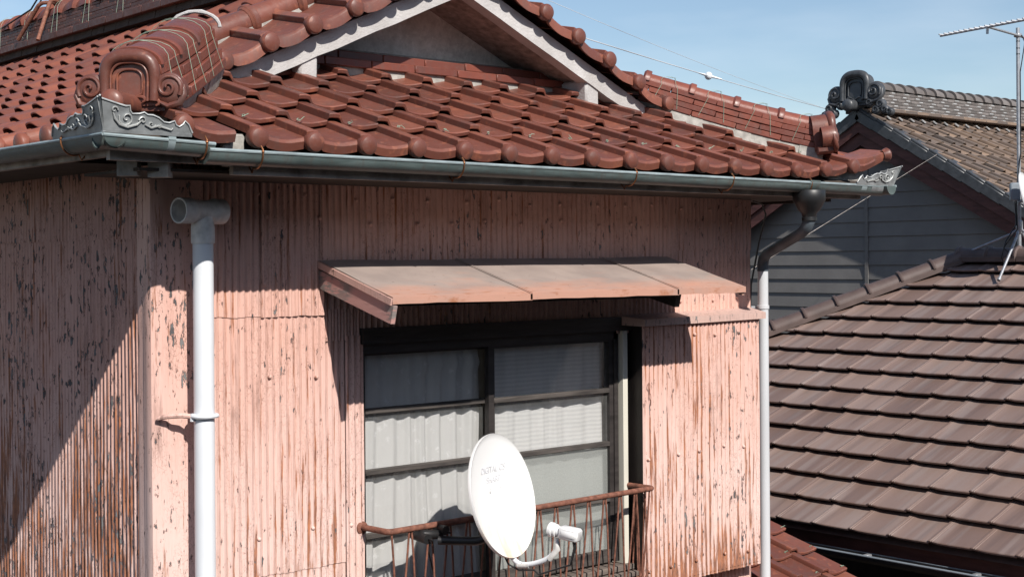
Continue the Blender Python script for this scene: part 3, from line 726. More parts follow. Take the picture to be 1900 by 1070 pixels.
# ridge-end ornament (demon tile): arched plaque with scrolls at both sides
def oni(name, O, U, N, parent, mat, h=.22, wd=.30, depth=.09, extra=False):
    """O foot centre, U to the viewer's right, N outward"""
    O, U, N = V(O), V(U).normalized(), V(N).normalized(); Wv = N.cross(U).normalized()
    if Wv.z < 0: Wv = -Wv
    def pt(a, b, c=0): return O+U*a*h+Wv*b*h+N*c*h
    mb = MB()
    def arch(hw, top, foot, n=18, pinch=.97):
        pts = [(-hw*pinch, foot), (-hw, foot+(top-foot)*.25), (-hw, foot+(top-foot)*.52)]
        for i in range(n+1):
            a = pi-pi*i/n; ca, sa = math.cos(a), math.sin(a); pts.append((math.copysign(abs(ca)**.72, ca)*hw, foot+(top-foot)*.56+sa**.80*(top-foot)*.44))
        pts += [(hw, foot+(top-foot)*.52), (hw, foot+(top-foot)*.25), (hw*pinch, foot)]
        return pts
    # body, going back into the ridge
    body = arch(.51, .98, .02); mb.prism(body, O-N*depth, U*h, Wv*h, N, depth+.06*h)
    # thick rolled arch, then two finer beads inside
    mb.tube([pt(a, b, .10) for a, b in arch(.46, .93, .10)], [.085*h+.045*h*math.sin(pi*i/24) for i in range(25)], 10)
    mb.tube([pt(a, b, .13) for a, b in arch(.345, .80, .10)], .024*h, 8)
    mb.prism(arch(.33, .78, .10), pt(0, 0, .0), U*h, Wv*h, N, .075*h)
    ia = arch(.235, .68, .24); mb.tube([pt(a, b, .10) for a, b in ia+[(.10, .17), (0, .10)]], .020*h, 8)
    mb.tube([pt(a, b, .10) for a, b in [(0, .10), (-.10, .17)]+ia[:1]], .020*h, 8)
    # foot slab with cloud outline
    foot = [(-.84, -.01), (-.76, -.07), (.76, -.07), (.84, -.01), (.84, .08), (.76, .13), (-.76, .13), (-.84, .08)]
    mb.prism(foot, O-N*depth*.9, U*h, Wv*h, N, depth*.9+.02*h)
    for s in (-1, 1):
        # belly curls on the foot
        for (cx_, cy_, r0, r1) in ((.20, .12, .13, .035), (.44, .06, .16, .035)):
            mb.tube([pt(s*(cx_+math.cos(a)*r0*(1-.05*i)), cy_+math.sin(a)*r0*.55*(1-.04*i), .10) for i, a in enumerate([2.6-3.6*k/10 for k in range(11)])], [r1*h*(.5+.5*math.sin(pi*(k+1)/12)) for k in range(11)], 7)
        # big side scroll: a drum with a rising snail
        c = (s*.72, .34)
        mb.lathe([(.27*h, -depth/h*.7*h), (.285*h, -.02*h), (.27*h, .06*h), (.20*h, .105*h), (.12*h, .10*h), (.0006, .13*h)], pt(c[0], c[1], .03), N, 26)
        sp = []; rr = []
        for k in range(30):
            a = -.6+k*.36; r = .245*(1-k/31.); sp.append(pt(c[0]+s*math.cos(a)*r, c[1]+math.sin(a)*r, .10+.09*k/30)); rr.append(.050*h*(1-.55*k/30))
        mb.tube(sp, rr, 8)
        mb.tube([pt(s*.50, .10, .08), pt(s*.70, .0, .09), pt(s*.92, .06, .08), pt(s*1.0, .22, .06), pt(s*.98, .40, .03)], [.03*h, .06*h, .07*h, .06*h, .03*h], 8)
        if extra:
            for (ex, ey, er) in ((.55, -.02, .14), (.95, -.10, .17), (1.12, -.28, .13), (.80, -.26, .15), (1.30, -.36, .12)):
                mb.lathe([(er*h, -.10*h), (er*h*1.05, .02*h), (er*.7*h, .07*h), (.0006, .05*h)], pt(s*ex, ey, .06), N, 14)
                mb.tube([pt(s*(ex+math.cos(a)*er*.75*(1-i/12)), ey+math.sin(a)*er*.75*(1-i/12), .13) for i, a in enumerate([k*.8 for k in range(9)])], .03*h, 6)
    mb.ball(pt(0, .02, .10), .05*h, N)
    return mb.build(name, mat, parent, 45)
o = hip_l(.155)
oni('ridge_end_ornament', (o.x, o.y, o.z+.036), (.707, -.707, 0), (-.707, -.707, .0), house, M['tile'], .212)
o = hip_r(.17)
oni('ridge_end_ornament', (o.x, o.y, o.z+.03), (.707, .707, 0), (.707, -.707, .10), house, M['tile'], .23)
# round tile under each ornament, pointing out over the corner
for hp, dx in ((hip_l, -1), (hip_r, 1)):
    mb = MB(); a = hp(-.005)+V((0, 0, .085 if dx < 0 else 0)); b = hp(.30)+V((0, 0, -.01)); d = (b-a).normalized()
    k_ = .72; mb.tube([a, a+d*.02, b], [.062*k_, .064*k_, .058*k_], 18)
    mb.lathe([(q_*k_, h_*k_) for q_, h_ in [(.055, .03), (.064, .012), (.066, 0), (.063, -.010), (.050, -.022), (.03, -.029), (.0005, -.032)]], a, d, 22)
    if dx < 0: mb.build('corner_tile', M['tile'], house, 45)
# upturned horn tile at the right corner
mb = MB(); n = 12; rows = []
for k in range(n+1):
    t = k/n; x = 6.95+.345*t; z = .585+.004*t+.055*t**1.8; yy = 4.950-.01*t; th = .070-.022*t+.012*math.sin(pi*t)
    rows.append([V((x, yy, z-th)), V((x, yy-.012, z-th*.5)), V((x, yy-.012, z-.006)), V((x, yy, z)), V((x-.01, yy+.07, z+.010)), V((x-.03, yy+.16, z+.02))])
mb.add([p for r in rows for p in r], [(j*6+i, j*6+i+1, (j+1)*6+i+1, (j+1)*6+i) for j in range(n) for i in range(5)])
e = rows[-1][2]; mb.lathe([(.028, -.03), (.040, -.006), (.043, .004), (.036, .016), (.018, .022), (.0005, .024)], e+V((0, .010, -.018)), (1, -.35, .15), 18)
mb.build('corner_tile', M['tile'], house, 45)

# ------------------------------------------------------------------ gutters
def gutter(mb, lipb, a, b, r=.050, up=(0,0,1), inward=AY, n=10, caps=True):
    a, b = V(a), V(b); d = (b-a).normalized(); inn = V(inward)   # lip edge runs a to b, trough lies inward of it
    def ringpts(p, rr): return [p+inn*(r-math.cos(pi*i/n)*rr)-UP*(math.sin(pi*i/n)*rr*1.05) for i in range(n+1)]
    A, B, C, D = ringpts(a, r), ringpts(b, r), ringpts(a, r-.004), ringpts(b, r-.004)
    P = A+B+C+D; m = n+1; Fs = []
    for i in range(n): Fs += [(i, i+1, m+i+1, m+i), (2*m+i+1, 2*m+i, 3*m+i, 3*m+i+1)]
    if caps: Fs += [tuple(range(m)), tuple(range(m, 2*m))[::-1]]
    mb.add(P, Fs); lipb.tube([a+inn*.002+UP*.002, b+inn*.002+UP*.002], .0075, 8); lipb.tube([a+inn*(2*r-.002), b+inn*(2*r-.002)], .005, 6)
GY = 4.868; GX = 2.285
def gutter_part(name, a, b, inward, parent, **k):
    m1, m2 = MB(), MB(); gutter(m1, m2, a, b, inward=inward, **k); o = m1.build(name, M['gutter'], parent, 40); m2.build('gutter_lip', M['lip'], o, 40); return o
g1 = gutter_part('front_gutter', (2.72, GY, .436), (7.20, GY-.005, .422), AY, house, r=.049)
g2 = gutter_part('corner_gutter', (2.285, GY, .472), (2.745, GY, .458), AY, house, r=.047, caps=False)
g3 = gutter_part('side_gutter', (GX, 13.0, .50), (GX, GY, .474), AX, house, r=.047, caps=False)
g4 = gutter_part('far_side_gutter', (7.25, GY-.03, .425), (7.25, 12.9, .43), -AX, house, r=.047)
def sleeve(p, inward, d, L, rr, parent, mat):
    mb = MB(); p = V(p); inn, d = V(inward), V(d); n = 10; P = []
    for q in (-L/2, L/2):
        for i in range(n+1): P.append(p+d*q+inn*(rr-.004-math.cos(pi*i/n)*rr)-UP*(math.sin(pi*i/n)*rr*1.05-.006))
    m = n+1; mb.add(P, [(i, i+1, m+i+1, m+i) for i in range(n)]); mb.box(p+UP*.008+inn*.004, [abs(d.x)*L+abs(inn.x)*.02+.0, abs(d.y)*L+abs(inn.y)*.02, .012]); return mb.build('gutter_sleeve', mat, parent, 40)
sleeve((2.56, GY-.001, .4645), AY, AX, .030, .052, g2, M['lip']); 
sleeve((6.97, GY-.004, .424), AY, AX, .05, .053, g1, M['lip']); sleeve((7.10, GY-.005, .4235), AY, AX, .12, .0525, g1, M['silver'])
sleeve((6.50, GY-.004, .4245), AY, AX, .09, .0515, g1, M['gutter'])
def bracket(p, inward, parent, r=.049):
    mb = MB(); p = V(p); inn = V(inward); pts = [p+inn*.01+UP*.03, p-inn*.004+UP*.014]
    for i in range(11):
        a = pi*i/10*.62; pts.append(p+inn*(r-math.cos(a)*(r+.006))-UP*(math.sin(a)*(r+.006)*1.05))
    pts += [p+inn*(r+.03)-UP*.072, p+inn*(r+.05)-UP*.05, p+inn*(r+.09)-UP*.005]
    mb.tube(pts, .0035, 6); mb.ball(p-inn*.004+UP*.006, .007); mb.build('gutter_bracket', M['copper'], parent, 50)
for px in (487, 860, 1180, 1360, 1505): q = atY(px, 300, GY); bracket((q.x, GY, .434-.0031*(q.x-2.7)), AY, g1)
q = atY(383, 262, GY); bracket((q.x, GY, .459), AY, g2, .047); bracket((GX, 5.22, .475), AX, g3, .047); bracket((GX, 6.1, .478), AX, g3, .047)

# pressed metal corner ornaments on the gutters
def crest(mb, rel, lipm, O, D, N, L, hgt=.10, lean=.25, s=1):
    """a wavy-topped plate running L from the corner O along D, leaning outward along N"""
    O, D, N = V(O), V(D), V(N); U_ = (UP+N*lean).normalized()
    top = [(-.10, 1.12), (.02, 1.02), (.14, .92), (.22, .86), (.265, .88), (.275, .70), (.30, .60), (.38, .62), (.43, .68), (.47, .60), (.53, .60), (.60, .52), (.66, .38), (.72, .36), (.78, .44), (.80, .30), (.84, .24), (.88, .34), (.90, .46), (.945, .34), (.97, .20), (1.0, .04)]
    n = len(top)
    def pt(a, b, c=0): return O+D*(a*L)+U_*(b*hgt)+N*c
    P = []
    for dz in (0, -.005):
        P += [pt(max(a, -.02) if False else a*1., 0 if a > 0 else 0, dz) for a, b in [(max(a, 0.), b) for a, b in top]]; P += [pt(a, b, dz) for a, b in top]
    Fs = []
    for i in range(n-1): Fs += [(i, i+1, n+i+1, n+i), (2*n+i+1, 2*n+i, 3*n+i, 3*n+i+1), (n+i, n+i+1, 3*n+i+1, 3*n+i)]
    mb.add(P, Fs); mb.beam(pt(0, -.04, -.005), pt(1.0, -.04, -.005), .012, .012, U_)
    lipm.tube([pt(a, b, .001) for a, b in top], .0036, 6)
    def spiral(cx_, cy_, r, turns, a0, sg=1, rad=.0042):
        rel.tube([pt(cx_+math.cos(a0+sg*t*turns*2*pi/16)*r*(1-t/17)*hgt/L, cy_+math.sin(a0+sg*t*turns*2*pi/16)*r*(1-t/17), .004) for t in range(17)], [rad*(1-.5*t/17) for t in range(17)], 6)
    spiral(.24, .42, .30, 1.5, pi*.9, 1); spiral(.10, .70, .13, 1.1, 0, 1, .0035); spiral(.42, .38, .15, 1.2, pi, -1, .0035); spiral(.52, .26, .16, 1.2, 0, -1, .0035); spiral(.62, .24, .10, 1., pi, 1, .003)
    rel.tube([pt(.09, .60, .004), pt(.11, .40, .004), pt(.17, .20, .004), pt(.26, .12, .004), pt(.36, .22, .004), pt(.40, .36, .004)], [.003, .0045, .005, .005, .004, .003], 6)
    rel.tube([pt(.45, .24, .004), pt(.52, .14, .004), pt(.60, .22, .004), pt(.68, .16, .004), pt(.75, .10, .004), pt(.77, .18, .004)], [.003, .004, .004, .004, .003, .002], 6)
mb, rel, lp = MB(), MB(), MB()
crest(mb, rel, lp, (GX-.002, GY-.004, .492), AX, -AY, .36, .104); crest(mb, rel, lp, (GX-.002, GY-.004, .492), AY, -AX, .44, .108)
o = mb.build('gutter_crest', M['silver'], house, 40); rel.build('scroll_relief', M['silver_relief'], o, 60); lp.build('crest_edge', M['silver_relief'], o, 60)
mb, rel, lp = MB(), MB(), MB()
crest(mb, rel, lp, (7.255, GY-.012, .437), -AX, -AY, .37, .10); crest(mb, rel, lp, (7.255, GY-.012, .437), AY, AX, .40, .10)
o = mb.build('gutter_crest', M['silver'], house, 40); rel.build('scroll_relief', M['silver_relief'], o, 60); lp.build('crest_edge', M['silver_relief'], o, 60)

# ------------------------------------------------------------------ canopy over the window
CZ0, CZ1, CY1 = .012, -.150, 4.926
CX0, CX1 = 3.624, 5.97
cn = thing  # (kept short below)
sh = MB(); seams = [CX0, 4.43, 5.44, CX1]
for i in range(3):
    a, b = seams[i], seams[i+1]; dz = .003*i
    def top(x, t, dz=dz): return V((x, YF-.012+(CY1-YF+.012)*t, CZ0+(CZ1-CZ0)*t+dz+.006*noise.noise(V((x*2.5, t*2.2, 4)))))
    sh.grid(10, 8, lambda u, t: top(a-.012*(i > 0)+(b-a+.012*(i > 0))*u, t))
    sh.grid(10, 2, lambda u, t: top(a-.012*(i > 0)+(b-a+.012*(i > 0))*u, 1)+V((0, -.001, -.030*t+.004*noise.noise(V((u*9, t, i)))*t)))
    if i: sh.tube([top(a, 0)+UP*.002, top(a, .5)+UP*.002, top(a, 1)+UP*.002], .003, 6)
canopy = sh.build('window_canopy', M['canopy'], house, 40)
bd = MB()
bd.beam((CX0+.004, YF, CZ0-.012-.005), (CX0+.004, CY1+.004, CZ1-.020), .022, .030, (0,0,1)); 
canopy_edge = bd.build('canopy_edge', M['pink_trim'], canopy)
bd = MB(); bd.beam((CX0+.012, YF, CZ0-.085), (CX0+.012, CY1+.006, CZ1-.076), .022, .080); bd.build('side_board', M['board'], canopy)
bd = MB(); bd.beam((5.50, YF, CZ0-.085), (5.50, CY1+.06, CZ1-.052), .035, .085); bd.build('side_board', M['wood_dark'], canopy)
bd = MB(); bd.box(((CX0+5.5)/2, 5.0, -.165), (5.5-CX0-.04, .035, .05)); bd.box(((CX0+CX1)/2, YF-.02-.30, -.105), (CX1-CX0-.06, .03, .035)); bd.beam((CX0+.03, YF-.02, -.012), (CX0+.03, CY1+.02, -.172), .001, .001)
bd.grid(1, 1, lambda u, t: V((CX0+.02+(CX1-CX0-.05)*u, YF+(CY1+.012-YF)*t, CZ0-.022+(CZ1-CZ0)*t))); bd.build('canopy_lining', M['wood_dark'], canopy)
bd = MB(); bd.hexa([V((CX1-.02, YF-.1, -.075)), V((CX1, YF-.1, -.075)), V((CX1, CY1+.01, -.19)), V((CX1-.02, CY1+.01, -.19)), V((CX1-.02, YF-.1, -.03)), V((CX1, YF-.1, -.03)), V((CX1, CY1+.01, -.16)), V((CX1-.02, CY1+.01, -.16))]); bd.build('canopy_edge', M['canopy'], canopy)

# ------------------------------------------------------------------ window
WX0, WX1, WZ0, WZ1 = 3.868, 5.575, -1.645, -.375
win = MB(); Yw = 5.53
win.box(((WX0+5.66)/2, YF+.005, -.345), (5.66-WX0+.03, .075, .075)); win.box(((WX0+WX1)/2, Yw+.02, -.405), (WX1-WX0, .09, .05))
win.box((WX0+.008, Yw+.03, (WZ0+WZ1)/2), (.016, .09, WZ1-WZ0)); win.box((WX1-.012, Yw+.02, (WZ0+WZ1)/2), (.03, .09, WZ1-WZ0))
window = win.build('window', M['sash'], house)
wj = MB(); wj.box((5.605, YF+.012, (WZ0+WZ1)/2-.005), (.036, .075, WZ1-WZ0+.02), None, .002); wj.build('window_jamb', M['jamb'], window)
sl_ = MB()
sl_.box((4.73, YF-.005, -1.672), (1.80, .11, .03), None, .003); sl_.box((4.73, YF-.075, -1.705), (1.82, .05, .026), None, .003); sl_.box((4.73, YF-.03, -1.735), (1.82, .03, .05))
sl_.build('window_sill', M['rail_wood'], window)
rails = [-.708, -.999, -1.302]
def sash(x0, x1, y, parent, gl):
    s = MB(); m_ = .036
    s.box((x0+m_/2, y, (WZ0+WZ1)/2), (m_, .032, WZ1-WZ0-.03)); s.box((x1-m_/2, y, (WZ0+WZ1)/2), (m_, .032, WZ1-WZ0-.03))
    s.box(((x0+x1)/2, y, WZ1-.045), (x1-x0-2*m_, .030, .045)); 
    o = s.build('sash', M['sash'], parent)
    rl = MB()
    for z in rails: rl.box(((x0+x1)/2, y-.002, z), (x1-x0-2*m_, .034, .026), None, .003)
    rl.box(((x0+x1)/2, y-.002, WZ0+.035), (x1-x0-2*m_, .034, .07), None, .003); rl.build('sash_rails', M['rail_wood'] if False else M['rail_wood2'], o)
    zz = [WZ1-.06]+rails+[WZ0+.05]
    for k in range(4):
        p = MB(); xa, xb = x0+m_-.003, x1-m_+.003; p.add([V((xa, y+.004, zz[k+1]+.005)), V((xb, y+.004, zz[k+1]+.005)), V((xb, y+.004, zz[k]-.005)), V((xa, y+.004, zz[k]-.005))], [(0,1,2,3)]); p.build('pane', M[gl[k]], o)
def rail2():
    m = NT('sash_rail_wood'); n1 = m.ramp(m.noise((.12,1,1), 34, 5, .6), [(.3, 0.), (.7, 1.)]); m.set(m.mix(n1, (.028,.024,.023), (.095,.082,.074)), .75, 0, .3); m.bump(m.noise((.12,1,1), 120, 4), .5, .004); return m.m
M['rail_wood2'] = rail2()
sash(WX0+.012, 4.725, Yw+.035, window, ['glass', 'glass', 'glass', 'glass'])
sash(4.655, WX1-.02, Yw, window, ['glass', 'glass', 'frosted', 'frosted'])
rm = MB()                                 # the unlit room behind
x0, x1, y0, y1, z0, z1 = 3.6, 5.9, 5.64, 8.2, -2.2, -.1
c = [V((x, y, z)) for z in (z0, z1) for x, y in ((x0, y0), (x1, y0), (x1, y1), (x0, y1))]
rm.add(c, [(0,1,2,3),(4,5,6,7),(1,2,6,5),(2,3,7,6),(3,0,4,7)])
for xa, xb, za, zb_ in ((3.6, WX0, -2.2, -.1), (WX1, 5.9, -2.2, -.1), (WX0, WX1, -.36, -.1), (WX0, WX1, -2.2, -1.65)): rm.add([V((xa, y0-.002, za)), V((xb, y0-.002, za)), V((xb, y0-.002, zb_)), V((xa, y0-.002, zb_))], [(0,1,2,3)])
rm.build('room_interior', M['room'], house)
def curtain(name, x0, x1, y, z0, z1, mat, label, n_f, amp, seed, gather=True):
    mb = MB()
    def fn(a, b):
        x = x0+(x1-x0)*a; z = z0+(z1-z0)*b
        ph = a*n_f*2*pi+3.2*noise.noise(V((a*3.3+seed, b*.8, 0)))
        am = amp*(.35+.65*abs(noise.noise(V((a*5+seed, 1, b*.6))))+(.2 if b < .3 else 0))*(1.25-.55*b)
        yy = y+am*math.sin(ph)+.3*am*math.sin(ph*2.3+seed)
        if gather: yy -= .016*math.exp(-((b-.93)/.012)**2); 
        return V((x+.012*noise.noise(V((b*2, a*3, seed))), yy, z+.008*noise.noise(V((a*7, seed, 2)))*(1 if b == 0 else 0)))
    mb.grid(150, 30, fn); return mb.build(name, mat, None, 80, label=label, cat='curtain', group='net curtains behind the window')
curtain('lace_curtain', 3.885, 4.66, 5.60, -1.66, -.43, M['lace'], 'gathered white lace curtain hanging behind the left sliding sash of the window', 7, .024, 3)
curtain('net_curtain', 4.70, 5.535, 5.585, -1.66, -.40, M['lace_rib'], 'finely ribbed net curtain hanging behind the right sliding sash beside the cream jamb', 6, .014, 9, False)

# ------------------------------------------------------------------ shutter box
BX0, BX1, BY = 5.66, 6.655, 5.40
sb = MB(); corr(sb, (BX0, BY, 0), AX, -AY, BX1-BX0, -1.80, -.335, .0052, 22, 91, .003)
for z in (-.42, -1.08, -1.70):
    x = BX0+.04
    while x < BX1: sb.lathe([(.009, -.004), (.0085, .0035), (.005, .0065), (.0005, .007)], (x, BY-.006, z+rnd.uniform(-.015, .015)), -AY, 10); x += LAM*rnd.choice((5, 6, 7))
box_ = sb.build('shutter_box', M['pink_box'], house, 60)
s2 = MB(); s2.add([V((BX0, BY, -1.79)), V((BX0, YF+.06, -1.79)), V((BX0, YF+.06, -.33)), V((BX0, BY, -.33))], [(0,1,2,3)]); s2.add([V((BX0, BY, -1.785)), V((BX1, BY, -1.785)), V((BX1, YF, -1.785)), V((BX0, YF, -1.785))], [(0,1,2,3)])
s2.build('box_side', M['wood_dark'], box_)
s2 = MB(); s2.add([V((BX1, BY, -1.80)), V((BX1, YF, -1.80)), V((BX1, YF, -.33)), V((BX1, BY, -.33))], [(0,1,2,3)]); s2.build('box_end', M['pink_trim'], box_)
s3 = MB(); s3.hexa([V((5.555, BY+.02, -.360)), V((5.66, BY-.022, -.362)), V((6.70, BY-.022, -.350)), V((6.70, YF, -.330)), V((5.555, BY+.02, -.322)), V((5.66, BY-.022, -.322)), V((6.70, BY-.022, -.312)), V((6.70, YF, -.285))])
s3.v[0] = (5.54, YF, -.350); s3.v[4] = (5.54, YF, -.300); s3.build('box_cap', M['pink_cap'], box_)
ch = MB(); q = atY(1203, 716, BY-.008)
for k in range(4):
    c0 = V((q.x+.004*k, BY-.010, q.z-.03*k)); ch.tube([c0+V((math.cos(a)*.006*(1 if k % 2 == 0 else .4), -.003, math.sin(a)*.019)) for a in [2*pi*i/10 for i in range(11)]], .0016, 5, False)
ch.build('chain', M['rust'], box_)

# ------------------------------------------------------------------ pipes on the house
vp = thing('vent_pipe', (2.97, 5.38, -5.6), 'thick white vent pipe with a T-shaped open top by the pink wall corner', 'pipe')
c = V((2.97, 5.38, 0))
mb = MB(); mb.lathe([(.0435, -5.6), (.0435, .10)], c, UP, 28); mb.build('pipe', M['pvc'], vp)
mb = MB(); mb.lathe([(.044, .085), (.0485, .086), (.0495, .09), (.0495, .155), (.047, .17), (.044, .20)], c, UP, 28)
tz = c+UP*.222; dl = (AX*.98+AY*.2).normalized()
for s in (-1, 1):
    mb.lathe([(.047, 0), (.0475, .045), (.050, .060), (.0535, .064), (.0545, .070), (.0545, .128), (.0515, .130), (.047, .128), (.046, .06), (.046, .0)] if s < 0 else [(.047, 0), (.0475, .035), (.050, .045), (.0535, .05), (.0545, .056), (.0545, .105), (.0515, .108), (.047, .105), (.046, .05)], tz, dl*s, 28)
mb.build('pipe_tee', M['pvc_dirty'], vp, 40)
mb = MB(); z = -.640
mb.tube([V((2.800, 5.47, z-.006)), V((2.83, 5.44, z+.004)), V((2.88, 5.41, z+.006)), V((2.918, 5.39, z))], [.009, .0115, .0115, .011], 8); mb.build('wall_bracket', M['pink_trim'], vp)
mb = MB(); mb.tube([c+V((math.cos(a)*.054, math.sin(a)*.054, z)) for a in [pi*.80+2*pi*i/24 for i in range(25)]], .0095, 8, False); mb.tube([V((2.918, 5.385, z+.012)), V((2.918, 5.385, z-.02))], .011, 8)
mb.build('pipe_clip', M['pvc'], vp)

dp = MB(); pts = [V((6.50, 4.905, .25)), V((6.50, 4.905, .215)), V((6.505, 4.93, .175)), V((6.52, 4.98, .145)), V((6.725, 5.385, .035)), V((6.745, 5.425, .010)), V((6.752, 5.44, -.035)), V((6.752, 5.44, -.07))]
dp.tube(pts, [.034, .034, .034, .031, .031, .033, .034, .034], 16)
drain = dp.build('drainpipe', M['dark_pipe'], house, 40)
mb = MB(); mb.lathe([(.088, .385), (.092, .38), (.092, .330), (.084, .315), (.062, .275), (.044, .258), (.039, .235), (.043, .232), (.043, .215)], (6.50, 4.905, 0), UP, 20); mb.build('rain_hopper', M['black'], drain, 40)
mb = MB(); mb.lathe([(.032, -5.6), (.032, -.06)], (6.752, 5.44, 0), UP, 20); mb.build('downpipe', M['pvc_grey'], drain)
for z in (-.285, -2.2):
    mb = MB(); mb.lathe([(.033, z-.012), (.037, z-.010), (.037, z+.010), (.033, z+.012)], (6.752, 5.44, 0), UP, 20); mb.beam((6.752, 5.46, z), (6.70, 5.55, z), .02, .012); mb.build('pipe_clip', M['pvc_grey'], drain)
mb = MB(); mb.tube([V((6.62, 5.40, .345)), V((6.70, 5.40, .33)), V((6.735, 5.40, .27)), V((6.73, 5.45, .1)), V((6.715, 5.50, -.15)), V((6.712, 5.52, -.6))], .0055, 6); mb.build('cable', M['black'], house)

# lower roof beyond the right wall
LX = 7.60
def P_low(a, v, h):
    n = V((0, -.38, 1)).normalized(); return V((a, 4.75+v, -2.286+.38*v))+n*h
lr = MB(); k0 = 0
for j in range(0, 10):
    for k in range(5):
        one_tile(lr, P_low, LX-.265*(k+1), j*.24, .24, .285, .030, .021)
low = lr.build('lower_roof', M['tile'], house, 40)
mb = MB(); mb.hexa([V((6.4, 4.78, -2.42)), V((LX-.03, 4.78, -2.42)), V((LX-.03, 7.2, -1.50)), V((6.4, 7.2, -1.50)), V((6.4, 4.78, -2.31)), V((LX-.03, 4.78, -2.31)), V((LX-.03, 7.2, -1.39)), V((6.4, 7.2, -1.39))]); mb.build('roof_deck', M['deck'], low)
for j in range(1, 9):
    for k in (0, 1): kn = MB(); tie_knot(kn, P_low(LX-.02-.265*k, j*.24+.03, .03)); kn.build('tie_wire', M['tie'], low)

# ------------------------------------------------------------------ window railing
rg = thing('window_railing', (4.75, 5.3, -1.75), 'rusty iron window railing with zigzag bars in front of the sliding window', 'railing')
RZ, RY, RX0, RX1, RB = -1.240, 5.307, 3.862, 5.640, -1.725
def bend(pts, r=.03, n=4):
    pts = [V(p) for p in pts]; o_ = [pts[0]]
    for i in range(1, len(pts)-1):
        a, b, c_ = pts[i-1], pts[i], pts[i+1]; p = b+(a-b).normalized()*r; q = b+(c_-b).normalized()*r
        for k in range(n+1): t = k/n; o_.append(p.lerp(b, t).lerp(b.lerp(q, t), t))
    return o_+[pts[-1]]
mb = MB(); mb.tube(bend([(RX0-.01, 5.495, RZ+.002), (RX0+.01, RY, RZ), (RX1, RY, RZ+.008), (RX1-.02, 5.50, RZ+.008)], .025), .0145, 12); mb.build('top_rail', M['rust'], rg, 60)
mb = MB(); mb.tube(bend([(RX0, 5.50, RB), (RX0+.03, RY+.02, RB), (RX1-.03, RY+.02, RB), (RX1-.04, 5.50, RB)], .025), .010, 10); mb.build('bottom_rail', M['rust'], rg, 60)
mb = MB(); mb.lathe([(.03, 0), (.03, .006), (.016, .012)], (RX0-.01, 5.492, RZ), (0, -1, 0), 14); mb.build('wall_flange', M['rust'], rg)
n_b = 15; sp = (RX1-RX0-.04)/n_b
for k in range(n_b+1):
    x = RX0+.02+sp*k; xm = [x-sp/2+.012, x+sp/2-.012]
    for i, s in enumerate((-1, 1)):
        if (k == 0 and s < 0) or (k == n_b and s > 0): continue
        mb = MB(); mb.tube([V((x+s*.007, RY+.002, RZ-.008+.008*k/n_b)), V((x+s*.020, RY+.004, RZ-.15)), V((xm[i], RY+.018, RB+.03)), V((xm[i]+s*.006, RY+.02, RB+.004))], .0052, 7); mb.build('bar', M['rust'], rg, 60)
for k in range(2):
    y = RY+.055+.07*k
    for s in (-1, 1):
        mb = MB(); mb.tube([V((RX1-.006, y, RZ)), V((RX1-.012, y+s*.02, RB+.03)), V((RX1-.03, y+s*.02, RB))], .0052, 7); mb.build('bar', M['rust'], rg, 60)

# ------------------------------------------------------------------ satellite dishes
SN = V((.316, -.92, .23)).normalized()
def dish_axes(n): u = n.cross(UP).normalized()*-1; return u, n.cross(u) if n.cross(u).z > 0 else -n.cross(u)
def make_dish(root, C_, n, r, face_mat):
    u, v = dish_axes(n); prof = []
    for k in range(13):
        q = max(k/12, .0005); prof.append((q*r, -.16*r*(1-q*q)))
    prof += [(r*1.012, .004*1), (r*1.018, -.002), (r*1.012, -.012)]
    mb = MB(); mb.lathe(prof, C_, n, 56, sx=1.05, ref=u)
    face = mb.build('reflector', face_mat, root, 60)
    mb = MB(); mb.lathe([(q*r+.0005, -.16*r*(1-q*q)-.009) for q in [i/10 for i in range(11)]], C_, n, 48, sx=1.05, ref=u); mb.build('reflector_back', M['pvc_grey'], root, 60)
    return face, u, v
DC = atY(934, 918, 5.02)
dsh = thing('satellite_dish', (DC.x, DC.y, DC.z-.3), 'white satellite dish with a rust stain clamped to the rusty window railing', 'satellite dish')
face, u_, v_ = make_dish(dsh, DC, SN, .272, M['dish_face'])
for a, b in ((-.03, .045), (.055, .04), (-.03, -.075), (.055, -.075)):
    mb = MB(); q = DC+u_*a+v_*b-SN*(.16*.272*(1-(a*a+b*b)/.074)-.001); mb.ball(q, .006, SN, .5, 10); mb.build('bolt', M['dish'], face)
def lettering(txt, size, c_, parent):
    cu = bpy.data.curves.new('lettering', 'FONT'); cu.body = txt; cu.size = size; cu.align_x = 'CENTER'; cu.shear = .15; cu.extrude = .0006
    to = bpy.data.objects.new('lettering', cu); col.objects.link(to); bpy.context.view_layer.update()
    me = bpy.data.meshes.new_from_object(to.evaluated_get(bpy.context.evaluated_depsgraph_get())); bpy.data.objects.remove(to)
    me.materials.clear(); me.materials.append(M['letter'])
    for vt in me.vertices:
        a, b = c_[0]+vt.co.x, c_[1]+vt.co.y; p = DC+u_*a+v_*b-SN*(.16*.272*(1-(a*a+b*b)/.074)-.0012-vt.co.z); vt.co = p
    link('lettering', me, parent)
lettering('DIGITAL CS', .042, (.0, .115), face); lettering('SHARP', .042, (.0, .068), face)
LC = DC+SN*.315-UP*.215+u_*(-.005)         # feed horn
ldir = (-SN+UP*.34).normalized()
mb = MB(); bt = DC-v_*.275-SN*.02
arm = bend([bt+v_*.06-SN*.015, bt-v_*.045+SN*.005, bt-v_*.06+SN*.08, LC-UP*.115+SN*(-.065), LC-UP*.075-SN*.02], .05, 6); mb.tube(arm, .0125, 12); mb.build('feed_arm', M['pvc'], dsh, 50)
